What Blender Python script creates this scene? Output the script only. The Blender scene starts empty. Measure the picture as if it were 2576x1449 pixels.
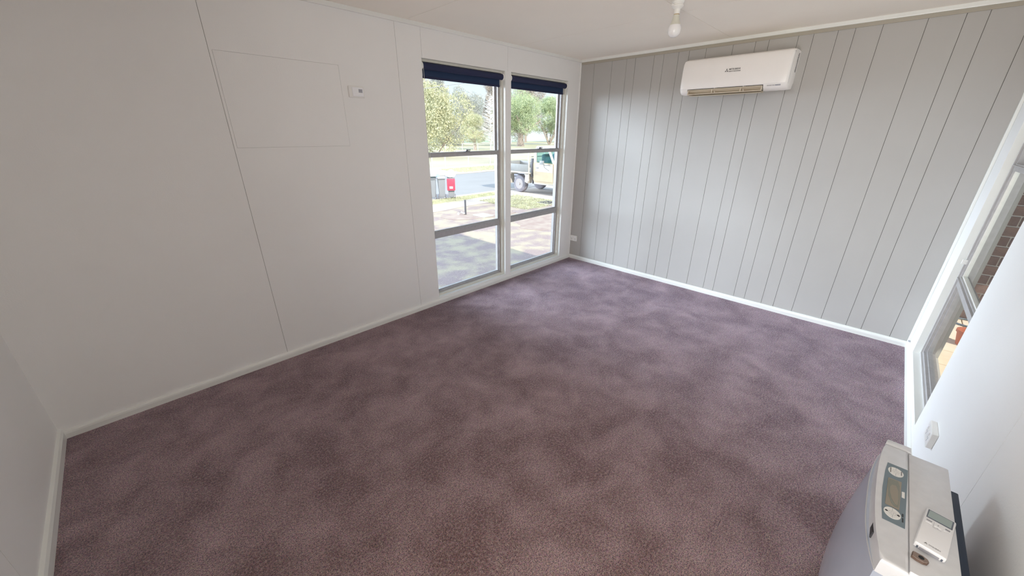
import bpy, bmesh, math, random
import numpy as np
from mathutils import Vector, Matrix
random.seed(7)
rng = np.random.default_rng(7)
S = bpy.context.scene
COL = S.collection
R = math.radians

# ------------------------------------------------------------------ camera
def make_camera():
    f, pitch, yaw, roll = 940.29, -0.3925586, 0.7717417, 0.0051242
    fw = Vector((math.cos(pitch)*math.cos(yaw), math.cos(pitch)*math.sin(yaw), math.sin(pitch)))
    r0 = Vector((math.sin(yaw), -math.cos(yaw), 0)); u0 = r0.cross(fw)
    c, s = math.cos(roll), math.sin(roll)
    r = c*r0 + s*u0; u = -s*r0 + c*u0
    m = Matrix(((r.x, u.x, -fw.x, 0), (r.y, u.y, -fw.y, 0), (r.z, u.z, -fw.z, 1.588), (0, 0, 0, 1)))
    cd = bpy.data.cameras.new('camera'); co = bpy.data.objects.new('camera', cd); COL.objects.link(co)
    cd.sensor_width = 36; cd.lens = f/2576*36; cd.clip_start = .05; cd.clip_end = 1000
    co.matrix_world = m
    S.camera = co
make_camera()

# ------------------------------------------------------------------ world, lights, exposure
SKY_STRENGTH = 0.86
SUN_ENERGY = 3.9
WINDOW_FILL_ENERGY = 14.5
DOOR_FILL_ENERGY = 21.0
w = bpy.data.worlds.new('world'); S.world = w; w.use_nodes = True
nt = w.node_tree; nt.nodes.clear()
out = nt.nodes.new('ShaderNodeOutputWorld'); bg = nt.nodes.new('ShaderNodeBackground')
tc = nt.nodes.new('ShaderNodeTexCoord'); sep = nt.nodes.new('ShaderNodeSeparateXYZ')
cr = nt.nodes.new('ShaderNodeValToRGB')
cr.color_ramp.elements[0].position = 0.0; cr.color_ramp.elements[0].color = (.88, .96, 1.0, 1)
cr.color_ramp.elements[1].position = 0.9; cr.color_ramp.elements[1].color = (.42, .66, 1.0, 1)
e = cr.color_ramp.elements.new(.22); e.color = (.66, .86, 1.0, 1)
nt.links.new(tc.outputs['Generated'], sep.inputs[0]); nt.links.new(sep.outputs['Z'], cr.inputs[0])
nt.links.new(cr.outputs[0], bg.inputs[0]); nt.links.new(bg.outputs[0], out.inputs[0])
bg.inputs[1].default_value = SKY_STRENGTH
def sun_light(name, travel, energy, angle, color):
    l = bpy.data.lights.new(name, 'SUN'); l.energy = energy; l.angle = R(angle); l.color = color
    o = bpy.data.objects.new(name, l); COL.objects.link(o)
    o.rotation_euler = Vector(travel).normalized().to_track_quat('-Z', 'Y').to_euler()
    o.location = Vector(travel).normalized()*-60
    return o
sun_light('sun', (.30*.8, .95*.8, -.60), SUN_ENERGY, .6, (1, .93, .82))
sun_light('window_fill', (.30, -.92, -.06), WINDOW_FILL_ENERGY, 60, (.76, .87, 1))  # added fill lamp from the window side, boosts daylight in the room
# added fill lamp, warm and unseen, shining through an invented doorway behind the camera
al = bpy.data.lights.new('door_fill', 'AREA'); al.shape = 'RECTANGLE'; al.size = .95; al.size_y = 2.0; al.energy = DOOR_FILL_ENERGY; al.color = (.98, .94, .88); al.spread = R(125)
ao = bpy.data.objects.new('door_fill', al); COL.objects.link(ao); ao.location = (-.80, .08, 1.03)
ao.rotation_euler = Vector((1, .06, .34)).to_track_quat('-Z', 'Y').to_euler()
S.cycles.diffuse_bounces = 8; S.cycles.max_bounces = 12; S.cycles.sample_clamp_indirect = 6
S.view_settings.view_transform = 'Standard'; S.view_settings.look = 'None'
S.view_settings.gamma = 1; S.view_settings.use_curve_mapping = False
S.view_settings.exposure = 0.52

# ------------------------------------------------------------------ materials
MATS = {}
def mat(name, col, rough=.6, metal=0.0, var=.04, vscale=8, bump=0.0, bscale=60, spec=.5, col2=None, contrast=(.35, .65), coat=0, sheen=0):
    if name in MATS: return MATS[name]
    m = bpy.data.materials.new(name); m.use_nodes = True; n = m.node_tree; b = n.nodes['Principled BSDF']
    tc = n.nodes.new('ShaderNodeTexCoord'); no = n.nodes.new('ShaderNodeTexNoise')
    no.inputs['Scale'].default_value = vscale; no.inputs['Detail'].default_value = 5
    n.links.new(tc.outputs['Object'], no.inputs['Vector'])
    ra = n.nodes.new('ShaderNodeValToRGB')
    ra.color_ramp.elements[0].position, ra.color_ramp.elements[1].position = contrast
    c2 = col2 if col2 else tuple(min(1, c*(1-var)) for c in col)
    ra.color_ramp.elements[0].color = (*c2, 1); ra.color_ramp.elements[1].color = (*col, 1)
    n.links.new(no.outputs['Fac'], ra.inputs[0]); n.links.new(ra.outputs[0], b.inputs['Base Color'])
    b.inputs['Roughness'].default_value = rough; b.inputs['Metallic'].default_value = metal
    b.inputs['Specular IOR Level'].default_value = spec
    if coat: b.inputs['Coat Weight'].default_value = coat; b.inputs['Coat Roughness'].default_value = .08
    if sheen: b.inputs['Sheen Weight'].default_value = sheen; b.inputs['Sheen Roughness'].default_value = .5
    if bump:
        n2 = n.nodes.new('ShaderNodeTexNoise'); n2.inputs['Scale'].default_value = bscale; n2.inputs['Detail'].default_value = 4
        n.links.new(tc.outputs['Object'], n2.inputs['Vector'])
        bu = n.nodes.new('ShaderNodeBump'); bu.inputs['Strength'].default_value = bump; bu.inputs['Distance'].default_value = .01
        n.links.new(n2.outputs['Fac'], bu.inputs['Height']); n.links.new(bu.outputs[0], b.inputs['Normal'])
    MATS[name] = m; return m

def carpet_material():
    m = bpy.data.materials.new('carpet'); m.use_nodes = True; n = m.node_tree; b = n.nodes['Principled BSDF']
    L = n.links.new; N = n.nodes.new
    tc = N('ShaderNodeTexCoord')
    def noise(sc, det, rough=.5, dist=0.0):
        x = N('ShaderNodeTexNoise'); x.inputs['Scale'].default_value = sc; x.inputs['Detail'].default_value = det
        x.inputs['Roughness'].default_value = rough; x.inputs['Distortion'].default_value = dist
        L(tc.outputs['Object'], x.inputs['Vector']); return x
    nap = noise(4.2, 6, .60, .35); big = noise(1.25, 3, .55, .3); fine = noise(230, 3, .75); fleck = noise(95, 2, .6)
    r1 = N('ShaderNodeValToRGB'); r1.color_ramp.elements[0].position = .40; r1.color_ramp.elements[1].position = .64
    r1.color_ramp.elements[0].color = (.40, .235, .20, 1); r1.color_ramp.elements[1].color = (.84, .60, .585, 1)
    na = N('ShaderNodeMix'); na.data_type = 'FLOAT'; na.inputs['Factor'].default_value = .34; L(nap.outputs['Fac'], na.inputs['A']); L(big.outputs['Fac'], na.inputs['B']); L(na.outputs['Result'], r1.inputs[0])
    r2 = N('ShaderNodeValToRGB'); r2.color_ramp.elements[0].position = .42; r2.color_ramp.elements[1].position = .60
    r2.color_ramp.elements[0].color = (.20, .18, .20, 1); r2.color_ramp.elements[1].color = (1, 1, 1, 1)
    r2.color_ramp.elements[1].color = (1.0, .97, .95, 1)
    L(fine.outputs['Fac'], r2.inputs[0])
    mx = N('ShaderNodeMix'); mx.data_type = 'RGBA'; mx.blend_type = 'MULTIPLY'; mx.inputs['Factor'].default_value = 1
    L(r1.outputs[0], mx.inputs['A']); L(r2.outputs[0], mx.inputs['B'])
    r3 = N('ShaderNodeValToRGB'); r3.color_ramp.elements[0].position = .45; r3.color_ramp.elements[1].position = .75
    r3.color_ramp.elements[0].color = (0, 0, 0, 1); r3.color_ramp.elements[1].color = (.45, .45, .45, 1)
    L(fleck.outputs['Fac'], r3.inputs[0])
    m2 = N('ShaderNodeMix'); m2.data_type = 'RGBA'; L(r3.outputs[0], m2.inputs['Factor']); L(mx.outputs['Result'], m2.inputs['A'])
    m2.inputs['B'].default_value = (.80, .60, .56, 1)
    hue = noise(150, 2, .6); m3 = N('ShaderNodeMix'); m3.data_type = 'RGBA'; m3.blend_type = 'OVERLAY'; m3.inputs['Factor'].default_value = .35
    L(m2.outputs['Result'], m3.inputs['A']); L(hue.outputs['Color'], m3.inputs['B']); L(m3.outputs['Result'], b.inputs['Base Color'])
    b.inputs['Roughness'].default_value = .95; b.inputs['Specular IOR Level'].default_value = .1
    b.inputs['Sheen Weight'].default_value = .45; b.inputs['Sheen Roughness'].default_value = .38
    b.inputs['Sheen Tint'].default_value = (.50, .62, 1, 1)  # blue sky reflection put into the sheen colour
    add = N('ShaderNodeMath'); add.operation = 'MULTIPLY_ADD'; L(nap.outputs['Fac'], add.inputs[0]); add.inputs[1].default_value = .9; L(fine.outputs['Fac'], add.inputs[2])
    bu = N('ShaderNodeBump'); bu.inputs['Strength'].default_value = .8; bu.inputs['Distance'].default_value = .012
    L(add.outputs[0], bu.inputs['Height']); L(bu.outputs[0], b.inputs['Normal'])
    return m

def glass_material(name='glass', tint=(.975, .985, .985)):
    m = bpy.data.materials.new(name); m.use_nodes = True; n = m.node_tree; n.nodes.clear()
    o = n.nodes.new('ShaderNodeOutputMaterial'); t = n.nodes.new('ShaderNodeBsdfTransparent'); g = n.nodes.new('ShaderNodeBsdfGlossy')
    t.inputs[0].default_value = (*tint, 1); g.inputs['Roughness'].default_value = .02
    no = n.nodes.new('ShaderNodeTexNoise'); no.inputs['Scale'].default_value = 3
    ma = n.nodes.new('ShaderNodeMath'); ma.operation = 'MULTIPLY_ADD'; ma.inputs[1].default_value = .02; ma.inputs[2].default_value = .02
    n.links.new(no.outputs['Fac'], ma.inputs[0])
    mx = n.nodes.new('ShaderNodeMixShader'); n.links.new(ma.outputs[0], mx.inputs[0])
    n.links.new(t.outputs[0], mx.inputs[1]); n.links.new(g.outputs[0], mx.inputs[2]); n.links.new(mx.outputs[0], o.inputs[0])
    return m

M_WHITE = mat('white_wall_paint', (.88, .875, .86), .55, var=.02, vscale=2, bump=.05, bscale=180)
M_WHITEB = mat('white_back_wall_paint', (.88, .88, .87), .55, var=.02, vscale=2, bump=.05, bscale=180)
M_CEIL = mat('ceiling_paint', (.96, .91, .83), .8, var=.02, vscale=2)
M_TRIM = mat('white_gloss_trim', (.84, .85, .82), .32, var=.02, vscale=5)
M_GREY = mat('grey_panel_paint', (.465, .45, .43), .5, var=.03, vscale=3, bump=.03, bscale=120)
M_GREYT = mat('grey_rail_paint', (.43, .39, .32), .55, var=.04, vscale=3)
M_GAP = mat('dark_joint', (.19, .18, .17), .9)  # dark backing that shows in the plank joints
M_GAPW = mat('white_joint', (.40, .39, .37), .9)
M_CARPET = carpet_material()
M_GLASS = glass_material()
M_ALU = mat('aluminium_frame', (.47, .455, .455), .42, metal=.3, var=.1, vscale=30)
M_ALUL = mat('aluminium_sunlit', (.80, .79, .74), .4, metal=.25, var=.06, vscale=30)  # paler copy of the frame metal, sunlight on the sashes is in the colour
M_DKMETAL = mat('dark_latch_metal', (.16, .16, .18), .4, metal=.6)
M_REVEAL = mat('grey_window_reveal', (.50, .485, .475), .6, var=.06, vscale=14)
M_JAMB = mat('cream_timber', (.76, .74, .66), .6, var=.06, vscale=12)
M_BLIND = mat('navy_blind_fabric', (.016, .022, .075), .75, var=.2, vscale=300)
M_BLIND2 = mat('backlit_blind_fabric', (.012, .035, .10), .75, var=.2, vscale=300)  # roller fabric again, with the blue window backlight put into its colour
M_PLASTIC = mat('white_plastic', (.84, .83, .80), .35, var=.02)
M_PLASTICW = mat('bright_white_plastic', (.90, .90, .92), .28, var=.01)
M_ACW = mat('air_conditioner_plastic', (.94, .91, .885), .28, var=.015)
M_ACVANE = mat('cream_vane_plastic', (.66, .58, .47), .45)
M_BLACK = mat('black_interior', (.015, .015, .018), .6)
M_PRINT = mat('grey_print', (.16, .15, .15), .6)
M_PRINTD = mat('dark_print', (.03, .03, .035), .6)
M_BADGE = mat('grey_badge', (.36, .36, .40), .4)
M_SILVER = mat('silver_heater_enamel', (.74, .745, .765), .34, metal=.12, var=.05, vscale=40)
M_SILVERP = mat('heater_front_panel', (.60, .66, .78), .20, metal=.35, var=.05, vscale=6)
M_PANELG = mat('heater_control_grey', (.19, .245, .28), .35, var=.08)
M_LCD = mat('heater_display_beige', (.33, .29, .23), .3)
M_LCDG = mat('heater_display_grey', (.24, .25, .21), .3)
M_LCD2 = mat('remote_display', (.36, .43, .42), .25)
M_LCDD = mat('remote_display_bezel', (.12, .14, .18), .4)
M_NAVY = mat('dark_blue_spacer', (.016, .03, .06), .5)
M_COPPER = mat('brown_knob_plastic', (.20, .13, .10), .35, metal=.3)
M_BULB = mat('frosted_bulb', (.88, .87, .87), .2, spec=.6)
M_BULBN = mat('bulb_collar', (.68, .67, .58), .4)
M_BRASS = mat('brass_ring', (.45, .30, .10), .35, metal=.8)
M_LAWN = mat('lawn', (.46, .385, .28), .95, vscale=1.9, col2=(.32, .245, .235), bump=.6, bscale=30, contrast=(.4, .6))
M_VERGE = mat('verge_grass', (.48, .48, .30), .95, vscale=2.5, col2=(.56, .50, .38), bump=.6, bscale=30)
M_DIRT = mat('bare_earth', (.33, .235, .205), .95, vscale=3, col2=(.42, .34, .28), bump=.6, bscale=25)
M_ROAD = mat('road_asphalt', (.315, .305, .30), .9, vscale=.6, var=.08, bump=.3, bscale=50)
M_CONC = mat('footpath_concrete', (.53, .47, .43), .9, vscale=3, var=.08)
M_PARK = mat('park_grass', (.40, .38, .22), .95, vscale=.08, col2=(.56, .50, .38))
M_PARKG = mat('green_oval_grass', (.46, .54, .38), .95, vscale=.3, var=.15)
M_BARK = mat('bark', (.50, .41, .36), .9, vscale=6, var=.4)
M_BARKP = mat('pale_bark', (.88, .85, .84), .8, vscale=6, var=.15)
M_TREES = {'yellow': mat('yellow_green_leaves', (.68, .65, .42), .8, vscale=.9, col2=(.44, .46, .31)),  # leaf colours kept pale so they carry the outdoor haze
           'green': mat('green_leaves', (.58, .64, .38), .8, vscale=.8, col2=(.38, .46, .30)),
           'brown': mat('brown_leaves', (.58, .49, .42), .8, vscale=.6, col2=(.42, .39, .36)),
           'blue': mat('blue_grey_leaves', (.54, .53, .46), .8, vscale=.6, col2=(.37, .38, .37))}
M_BRICK = mat('brown_brick', (.22, .145, .12), .85, vscale=10, col2=(.13, .09, .085), bump=.5, bscale=80)
M_MORTAR = mat('pale_mortar', (.62, .58, .54), .9)
M_PAVER = mat('cream_paver', (.72, .60, .46), .8, vscale=8, var=.08)
M_TRUCKB = mat('truck_beige_paint', (.52, .41, .27), .45, var=.1, vscale=3, coat=.2)
M_TRUCKW = mat('truck_pale_paint', (.56, .51, .45), .45, var=.06, vscale=3)
M_TRUCKG = mat('truck_tray_grey', (.29, .29, .285), .55, var=.08)
M_TYRE = mat('dusty_tyre', (.26, .24, .27), .85, var=.2, vscale=12)
M_RIM = mat('steel_rim', (.37, .33, .32), .6, metal=.1)
M_CABGLASS = glass_material('cab_glass', (.62, .80, .82))
M_SEAT = mat('teal_seat_fabric', (.12, .22, .25), .8)
M_BIN = mat('grey_bin_plastic', (.30, .31, .34), .5)
M_BIND = mat('dark_green_bin_plastic', (.035, .05, .045), .5)
M_RED = mat('red_lid_plastic', (.72, .07, .13), .45)
M_BAG = mat('white_rubbish_bag', (.85, .86, .90), .4, bump=.5, bscale=12)
M_BLUEBAG = mat('blue_bag', (.40, .60, .78), .4)
M_STEEL = mat('galvanised_steel', (.70, .70, .70), .45, metal=.3)
M_SLAB = mat('pale_green_cover', (.52, .60, .54), .7)
M_TERRA = mat('terracotta', (.42, .13, .07), .8)
M_HOSE = mat('grey_hose', (.13, .15, .17), .5)
M_ROOF = mat('roof_and_eave', (.50, .47, .43), .7)

# ------------------------------------------------------------------ mesh helpers
def box_bm(bm, x0, x1, y0, y1, z0, z1, bevel=0):
    vs = [bm.verts.new(p) for p in ((x0, y0, z0), (x1, y0, z0), (x1, y1, z0), (x0, y1, z0), (x0, y0, z1), (x1, y0, z1), (x1, y1, z1), (x0, y1, z1))]
    fs = [bm.faces.new([vs[i] for i in f]) for f in ((0, 3, 2, 1), (4, 5, 6, 7), (0, 1, 5, 4), (1, 2, 6, 5), (2, 3, 7, 6), (3, 0, 4, 7))]
    if bevel:
        es = list({e for f in fs for e in f.edges})
        bmesh.ops.bevel(bm, geom=es, offset=bevel, segments=2, affect='EDGES', profile=.5)
def cyl_bm(bm, p0, p1, r0, r1=None, seg=16, caps=True):
    r1 = r0 if r1 is None else r1
    p0, p1 = Vector(p0), Vector(p1); d = (p1-p0)
    q = d.to_track_quat('Z', 'Y'); a = []; b = []
    for i in range(seg):
        t = 2*math.pi*i/seg; v = Vector((math.cos(t), math.sin(t), 0))
        a.append(bm.verts.new(p0+q@(v*r0))); b.append(bm.verts.new(p1+q@(v*r1)))
    for i in range(seg):
        j = (i+1) % seg; bm.faces.new((a[i], a[j], b[j], b[i]))
    if caps: bm.faces.new(a[::-1]); bm.faces.new(b)
def lathe_bm(bm, c, prof, axis=(0, 0, 1), seg=32):
    q = Vector(axis).to_track_quat('Z', 'Y'); c = Vector(c); rings = []
    for r, h in prof:
        rings.append([bm.verts.new(c+q@Vector((max(r, 1e-5)*math.cos(2*math.pi*i/seg), max(r, 1e-5)*math.sin(2*math.pi*i/seg), h))) for i in range(seg)])
    for a, b in zip(rings, rings[1:]):
        for i in range(seg):
            j = (i+1) % seg; bm.faces.new((a[i], a[j], b[j], b[i]))
    bm.faces.new(rings[0][::-1]); bm.faces.new(rings[-1])
def prism_bm(bm, pts, ext, mapf):
    """pts: 2D polygon; ext=(a,b); mapf(u,v,w)->xyz"""
    a = [bm.verts.new(mapf(u, v, ext[0])) for u, v in pts]; b = [bm.verts.new(mapf(u, v, ext[1])) for u, v in pts]
    n = len(pts)
    for i in range(n):
        j = (i+1) % n; bm.faces.new((a[i], a[j], b[j], b[i]))
    bm.faces.new(a[::-1]); bm.faces.new(b)
def tube_bm(bm, pts, r, seg=8):
    for a, b in zip(pts, pts[1:]): cyl_bm(bm, a, b, r, r, seg)
def obj(name, bm, m, parent=None, smooth=False, loc=None, fix=True):
    if fix: bmesh.ops.recalc_face_normals(bm, faces=bm.faces[:])
    me = bpy.data.meshes.new(name); bm.to_mesh(me); bm.free()
    me.materials.append(m)
    if smooth:
        me.polygons.foreach_set('use_smooth', [True]*len(me.polygons))
        me.update()
        try: me.set_sharp_from_angle(angle=R(38))
        except Exception: pass
    o = bpy.data.objects.new(name, me); COL.objects.link(o)
    if parent is not None: o.parent = parent
    if loc: o.location = loc
    return o
def box(name, m, x0, x1, y0, y1, z0, z1, parent=None, bevel=0, off=(0, 0, 0)):
    bm = bmesh.new(); box_bm(bm, x0-off[0], x1-off[0], y0-off[1], y1-off[1], z0-off[2], z1-off[2], bevel)
    return obj(name, bm, m, parent)
def thing(name, label, cat, loc, rz=0, group=None):
    o = bpy.data.objects.new(name, None); COL.objects.link(o); o.location = loc; o.rotation_euler = (0, 0, rz)
    o.empty_display_size = .1
    o['label'] = label; o['category'] = cat
    if group: o['group'] = group
    return o
def tag(o, label, cat, group=None, kind=None):
    o['label'] = label; o['category'] = cat
    if group: o['group'] = group
    if kind: o['kind'] = kind
    return o
def struct(o, label=None, cat=None):
    o['kind'] = 'structure'
    if label: o['label'] = label
    if cat: o['category'] = cat
    return o
def sroot(name, label, cat, loc=(0, 0, 0)):
    o = thing(name, label, cat, loc); o['kind'] = 'structure'; return o
def from_np(name, verts, faces, m, parent=None):
    me = bpy.data.meshes.new(name); me.from_pydata(verts, [], faces); me.materials.append(m); me.update()
    o = bpy.data.objects.new(name, me); COL.objects.link(o)
    if parent is not None: o.parent = parent
    return o
def text_mesh(name, s, size, m, parent, M, sx=1.0, bold=.0, depth=.0004):
    cu = bpy.data.curves.new(name, 'FONT'); cu.body = s; cu.size = size; cu.align_x = 'LEFT'; cu.extrude = depth; cu.offset = bold
    cu.resolution_u = 2
    t = bpy.data.objects.new(name, cu); COL.objects.link(t)
    bpy.context.view_layer.update()
    me = bpy.data.meshes.new_from_object(t.evaluated_get(bpy.context.evaluated_depsgraph_get()))
    bpy.data.objects.remove(t); bpy.data.curves.remove(cu)
    me.materials.clear(); me.materials.append(m)
    me.transform(Matrix.Diagonal((sx, 1, 1, 1))); me.transform(M)
    o = bpy.data.objects.new(name, me); COL.objects.link(o); o.parent = parent
    return o
def basis(o, ex, ey):
    ex = Vector(ex).normalized(); ey = Vector(ey).normalized(); ez = ex.cross(ey)
    return Matrix(((ex.x, ey.x, ez.x, o[0]), (ex.y, ey.y, ez.y, o[1]), (ex.z, ey.z, ez.z, o[2]), (0, 0, 0, 1)))

# ------------------------------------------------------------------ room shell
YA, XB, YC, XD, ZC = 2.912, 4.122, -.469, -.600, 2.368
OP1 = (1.948, 2.884); OP2 = (2.965, 3.897); ZO = (.065, 2.138)       # window openings in the front wall
OC = (2.733, 3.80); ZOC = (.10, 2.138)                              # window opening in the back wall

fl = bmesh.new(); 
NX, NY = 4, 4
box_bm(fl, XD-.02, XB+.02, YC-.02, YA+.02, -.05, 0)
struct(obj('floor', fl, M_CARPET))

# front wall: backing with two openings + sheet panels
T = .012; G = .0011
fr = sroot('wall_front', 'white painted sheet wall holding the two tall windows', 'wall')
bm = bmesh.new(); yb0, yb1 = YA+T*.55, YA+.13
for x0, x1, z0, z1 in ((XD-.1, OP1[0], 0, 2.6), (OP1[0], OP2[1], ZO[1], 2.6), (OP1[0], OP2[1], -.05, ZO[0]), (OP1[1], OP2[0], ZO[0], ZO[1]), (OP2[1], XB+.1, 0, 2.6)):
    box_bm(bm, x0, x1, yb0, yb1, z0, z1)
obj('backing', bm, M_GAPW, fr)
def wall_panel_A(rects):
    bm = bmesh.new()
    for x0, x1, z0, z1 in rects: box_bm(bm, x0, x1, YA, YA+T*.5+.004, z0, z1)
    return obj('wall_panel', bm, M_WHITE, fr)
HX0, HX1, HZ0, HZ1 = .5735, 1.274, 1.497, 2.013
s1, s2, s3 = .5565, 1.735, 1.957
wall_panel_A([(XD, s1-G, 0, ZC)])
wall_panel_A([(s1+G, HX0-G, 0, ZC), (HX1+G, s2-G, 0, ZC), (HX0-G, HX1+G, 0, HZ0-G), (HX0-G, HX1+G, HZ1+G, ZC)])
wall_panel_A([(HX0, HX1, HZ0, HZ1)])
wall_panel_A([(s2+G, OP1[0], 0, ZO[1]), (s2+G, s3-G, ZO[1], ZC)])
wall_panel_A([(s3+G, 2.921-G, ZO[1], ZC)])
wall_panel_A([(2.921+G, XB, ZO[1], ZC), (OP2[1], XB, 0, ZO[1])])
wall_panel_A([(OP1[0], OP2[1], 0, ZO[0]), (OP1[1], OP2[0], ZO[0], ZO[1])])

# right wall: grooved planks
gro = [.1805, .4065, .581, .682, .884, .983, 1.130, 1.230, 1.3815, 1.607, 1.782, 1.881, 2.083, 2.182, 2.331, 2.432, 2.583, 2.807, 2.981, 3.082, 3.262]
wr = sroot('wall_right', 'light grey vertical board wall behind the air conditioner', 'wall')
box('backing', M_GAP, XB+.007, XB+.13, YC-.1, YA+.1, 0, 2.6, wr)
edges = [0]+gro+[YA-YC]
for a, b in zip(edges, edges[1:]):
    bm = bmesh.new(); g = .0012
    y1 = YA-a-(g if a else 0); y0 = YA-b+(g if b < 3.3 else 0)
    box_bm(bm, XB, XB+.012, y0, y1, 0, 2.33, .0008)
    obj('plank', bm, M_GREY, wr)
box('trim_rail', M_GREYT, XB-.006, XB+.012, YC, YA, 2.318, ZC, wr)

# back wall with window opening
bk = sroot('wall_back', 'bright white wall on the right beside the heater', 'wall')
bm = bmesh.new()
for x0, x1, z0, z1 in ((XD-.1, OC[0], -.05, 2.6), (OC[0], OC[1], ZOC[1], 2.6), (OC[0], OC[1], -.05, ZOC[0]), (OC[1], XB+.1, -.05, 2.6)):
    box_bm(bm, x0, x1, YC-.13, YC-.008, z0, z1)
obj('backing', bm, M_GAPW, bk)
for rects in ([(XD, 1.690-G, 0, ZC)], [(1.690+G, OC[0], 0, ZC), (OC[0], OC[1], ZOC[1], ZC), (OC[0], OC[1], 0, ZOC[0]), (OC[1], XB, 0, ZC)]):
    bm = bmesh.new()
    for x0, x1, z0, z1 in rects: box_bm(bm, x0, x1, YC-.010, YC, z0, z1)
    obj('wall_panel', bm, M_WHITEB, bk)
# left wall
lf = sroot('wall_left', 'white painted sheet wall at the left edge', 'wall')
DY0, DY1, DZ = -.41, .57, 2.06          # invented doorway behind the camera, lets the fill lamp in
bm = bmesh.new()
for z0, z1, y0, y1 in ((-.05, 2.6, DY1, YA+.1), (-.05, 2.6, YC-.1, DY0), (DZ, 2.6, DY0, DY1)): box_bm(bm, XD-.13, XD-.007, y0, y1, z0, z1)
obj('backing', bm, M_GAPW, lf)
box('wall_panel', M_WHITE, XD-.010, XD, 1.775+G, YA, 0, ZC, lf)
bm = bmesh.new()
for z0, z1, y0, y1 in ((0, ZC, DY1, 1.775-G), (0, ZC, YC, DY0), (DZ, ZC, DY0, DY1)): box_bm(bm, XD-.010, XD, y0, y1, z0, z1)
obj('wall_panel', bm, M_WHITE, lf)
bm = bmesh.new()
for a, b, c, d in ((DY0-.06, DY0, 0, DZ+.06), (DY1, DY1+.06, 0, DZ+.06), (DY0, DY1, DZ, DZ+.06)): box_bm(bm, XD, XD+.014, a, b, c, d, .003)
struct(obj('added_door_frame_1', bm, M_TRIM), 'white architrave of the added doorway behind the viewer', 'door frame')
bm = bmesh.new(); box_bm(bm, -2.2, XD-.13, -.6, 1.0, -.05, 0)
struct(obj('floor', bm, M_CARPET), 'carpet of the added space beyond the doorway', 'floor')
bm = bmesh.new(); box_bm(bm, -2.3, -2.2, -.7, 1.1, -.05, 2.6); box_bm(bm, -2.2, XD-.13, -.7, -.6, -.05, 2.6); box_bm(bm, -2.2, XD-.13, 1.0, 1.1, -.05, 2.6); box_bm(bm, -2.2, XD-.13, -.6, 1.0, 2.37, 2.6)
struct(obj('wall_fill_bay', bm, M_WHITE), 'walls of the added space round the fill lamp', 'wall')  # unseen shell added round the door fill lamp

# ceiling sheets
ce = sroot('ceiling', 'pale beige sheet ceiling with fine joints', 'ceiling')
box('backing', M_GAPW, XD-.1, XB+.1, YC-.1, YA+.1, ZC+.006, ZC+.09, ce)
for x0, x1 in ((XD, .61), (.61, 1.83), (1.83, 3.055), (3.055, XB)):
    for y0, y1 in ((YC, 1.32), (1.32, YA)):
        box('ceiling_sheet', M_CEIL, x0+.0018, x1-.0018, y0+.0016, y1-.0016, ZC, ZC+.010, ce)

# baseboards + cornices
def trim_run(name, pts2, p0, p1, nrm, label, cat, m=M_TRIM):
    """profile pts2 (outwards, height) swept from p0 to p1 along the wall, nrm = direction into the room"""
    bm = bmesh.new(); a = []; b = []
    for o_, h in pts2:
        a.append(bm.verts.new((p0[0]+nrm[0]*o_, p0[1]+nrm[1]*o_, h))); b.append(bm.verts.new((p1[0]+nrm[0]*o_, p1[1]+nrm[1]*o_, h)))
    n = len(pts2)
    for i in range(n):
        j = (i+1) % n; bm.faces.new((a[i], a[j], b[j], b[i]))
    bm.faces.new(a); bm.faces.new(b[::-1])
    return struct(obj(name, bm, m), label, cat)
PB = [(0, 0), (.018, 0), (.019, .030), (.017, .040), (.012, .046), (0, .048)]
trim_run('baseboard_front', PB, (XD, YA), (XB, YA), (0, -1), 'low white skirting under the two tall windows', 'skirting')
trim_run('baseboard_right', PB, (XB, YA), (XB, YC), (-1, 0), 'low white skirting along the grey board wall', 'skirting')
trim_run('baseboard_back', [(0, 0), (.014, 0), (.015, .045), (.011, .052), (.006, .060), (0, .062)], (XD, YC), (XB, YC), (0, 1), 'low white skirting running behind the heater', 'skirting')
trim_run('baseboard_left', [(0, 0), (.018, 0), (.019, .045), (.013, .058), (0, .062)], (XD, .63), (XD, YA), (1, 0), 'low white skirting at the left edge', 'skirting')
PC = [(0, 2.342), (.020, 2.342), (.021, 2.346), (.021, ZC), (0, ZC)]
trim_run('trim_1', PC, (XD, YA), (XB, YA), (0, -1), 'thin ceiling bead above the tall windows', 'ceiling trim')
trim_run('trim_2', PC, (XB, YA), (XB, YC), (-1, 0), 'thin ceiling bead above the grey board wall', 'ceiling trim')
trim_run('trim_3', PC, (XD, YC), (XB, YC), (0, 1), 'thin ceiling bead above the back wall', 'ceiling trim')
bm = bmesh.new(); box_bm(bm, XB-.028, XB, YC, YC+.016, .05, 2.342, .004)
struct(obj('trim_4', bm, M_TRIM), 'white corner bead between grey boards and back window', 'trim')
bm = bmesh.new(); box_bm(bm, XB-.015, XB, YA-.012, YA, .048, 2.342, .003)
struct(obj('trim_5', bm, M_WHITE), 'white corner bead between tall windows and grey boards', 'trim')

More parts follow.
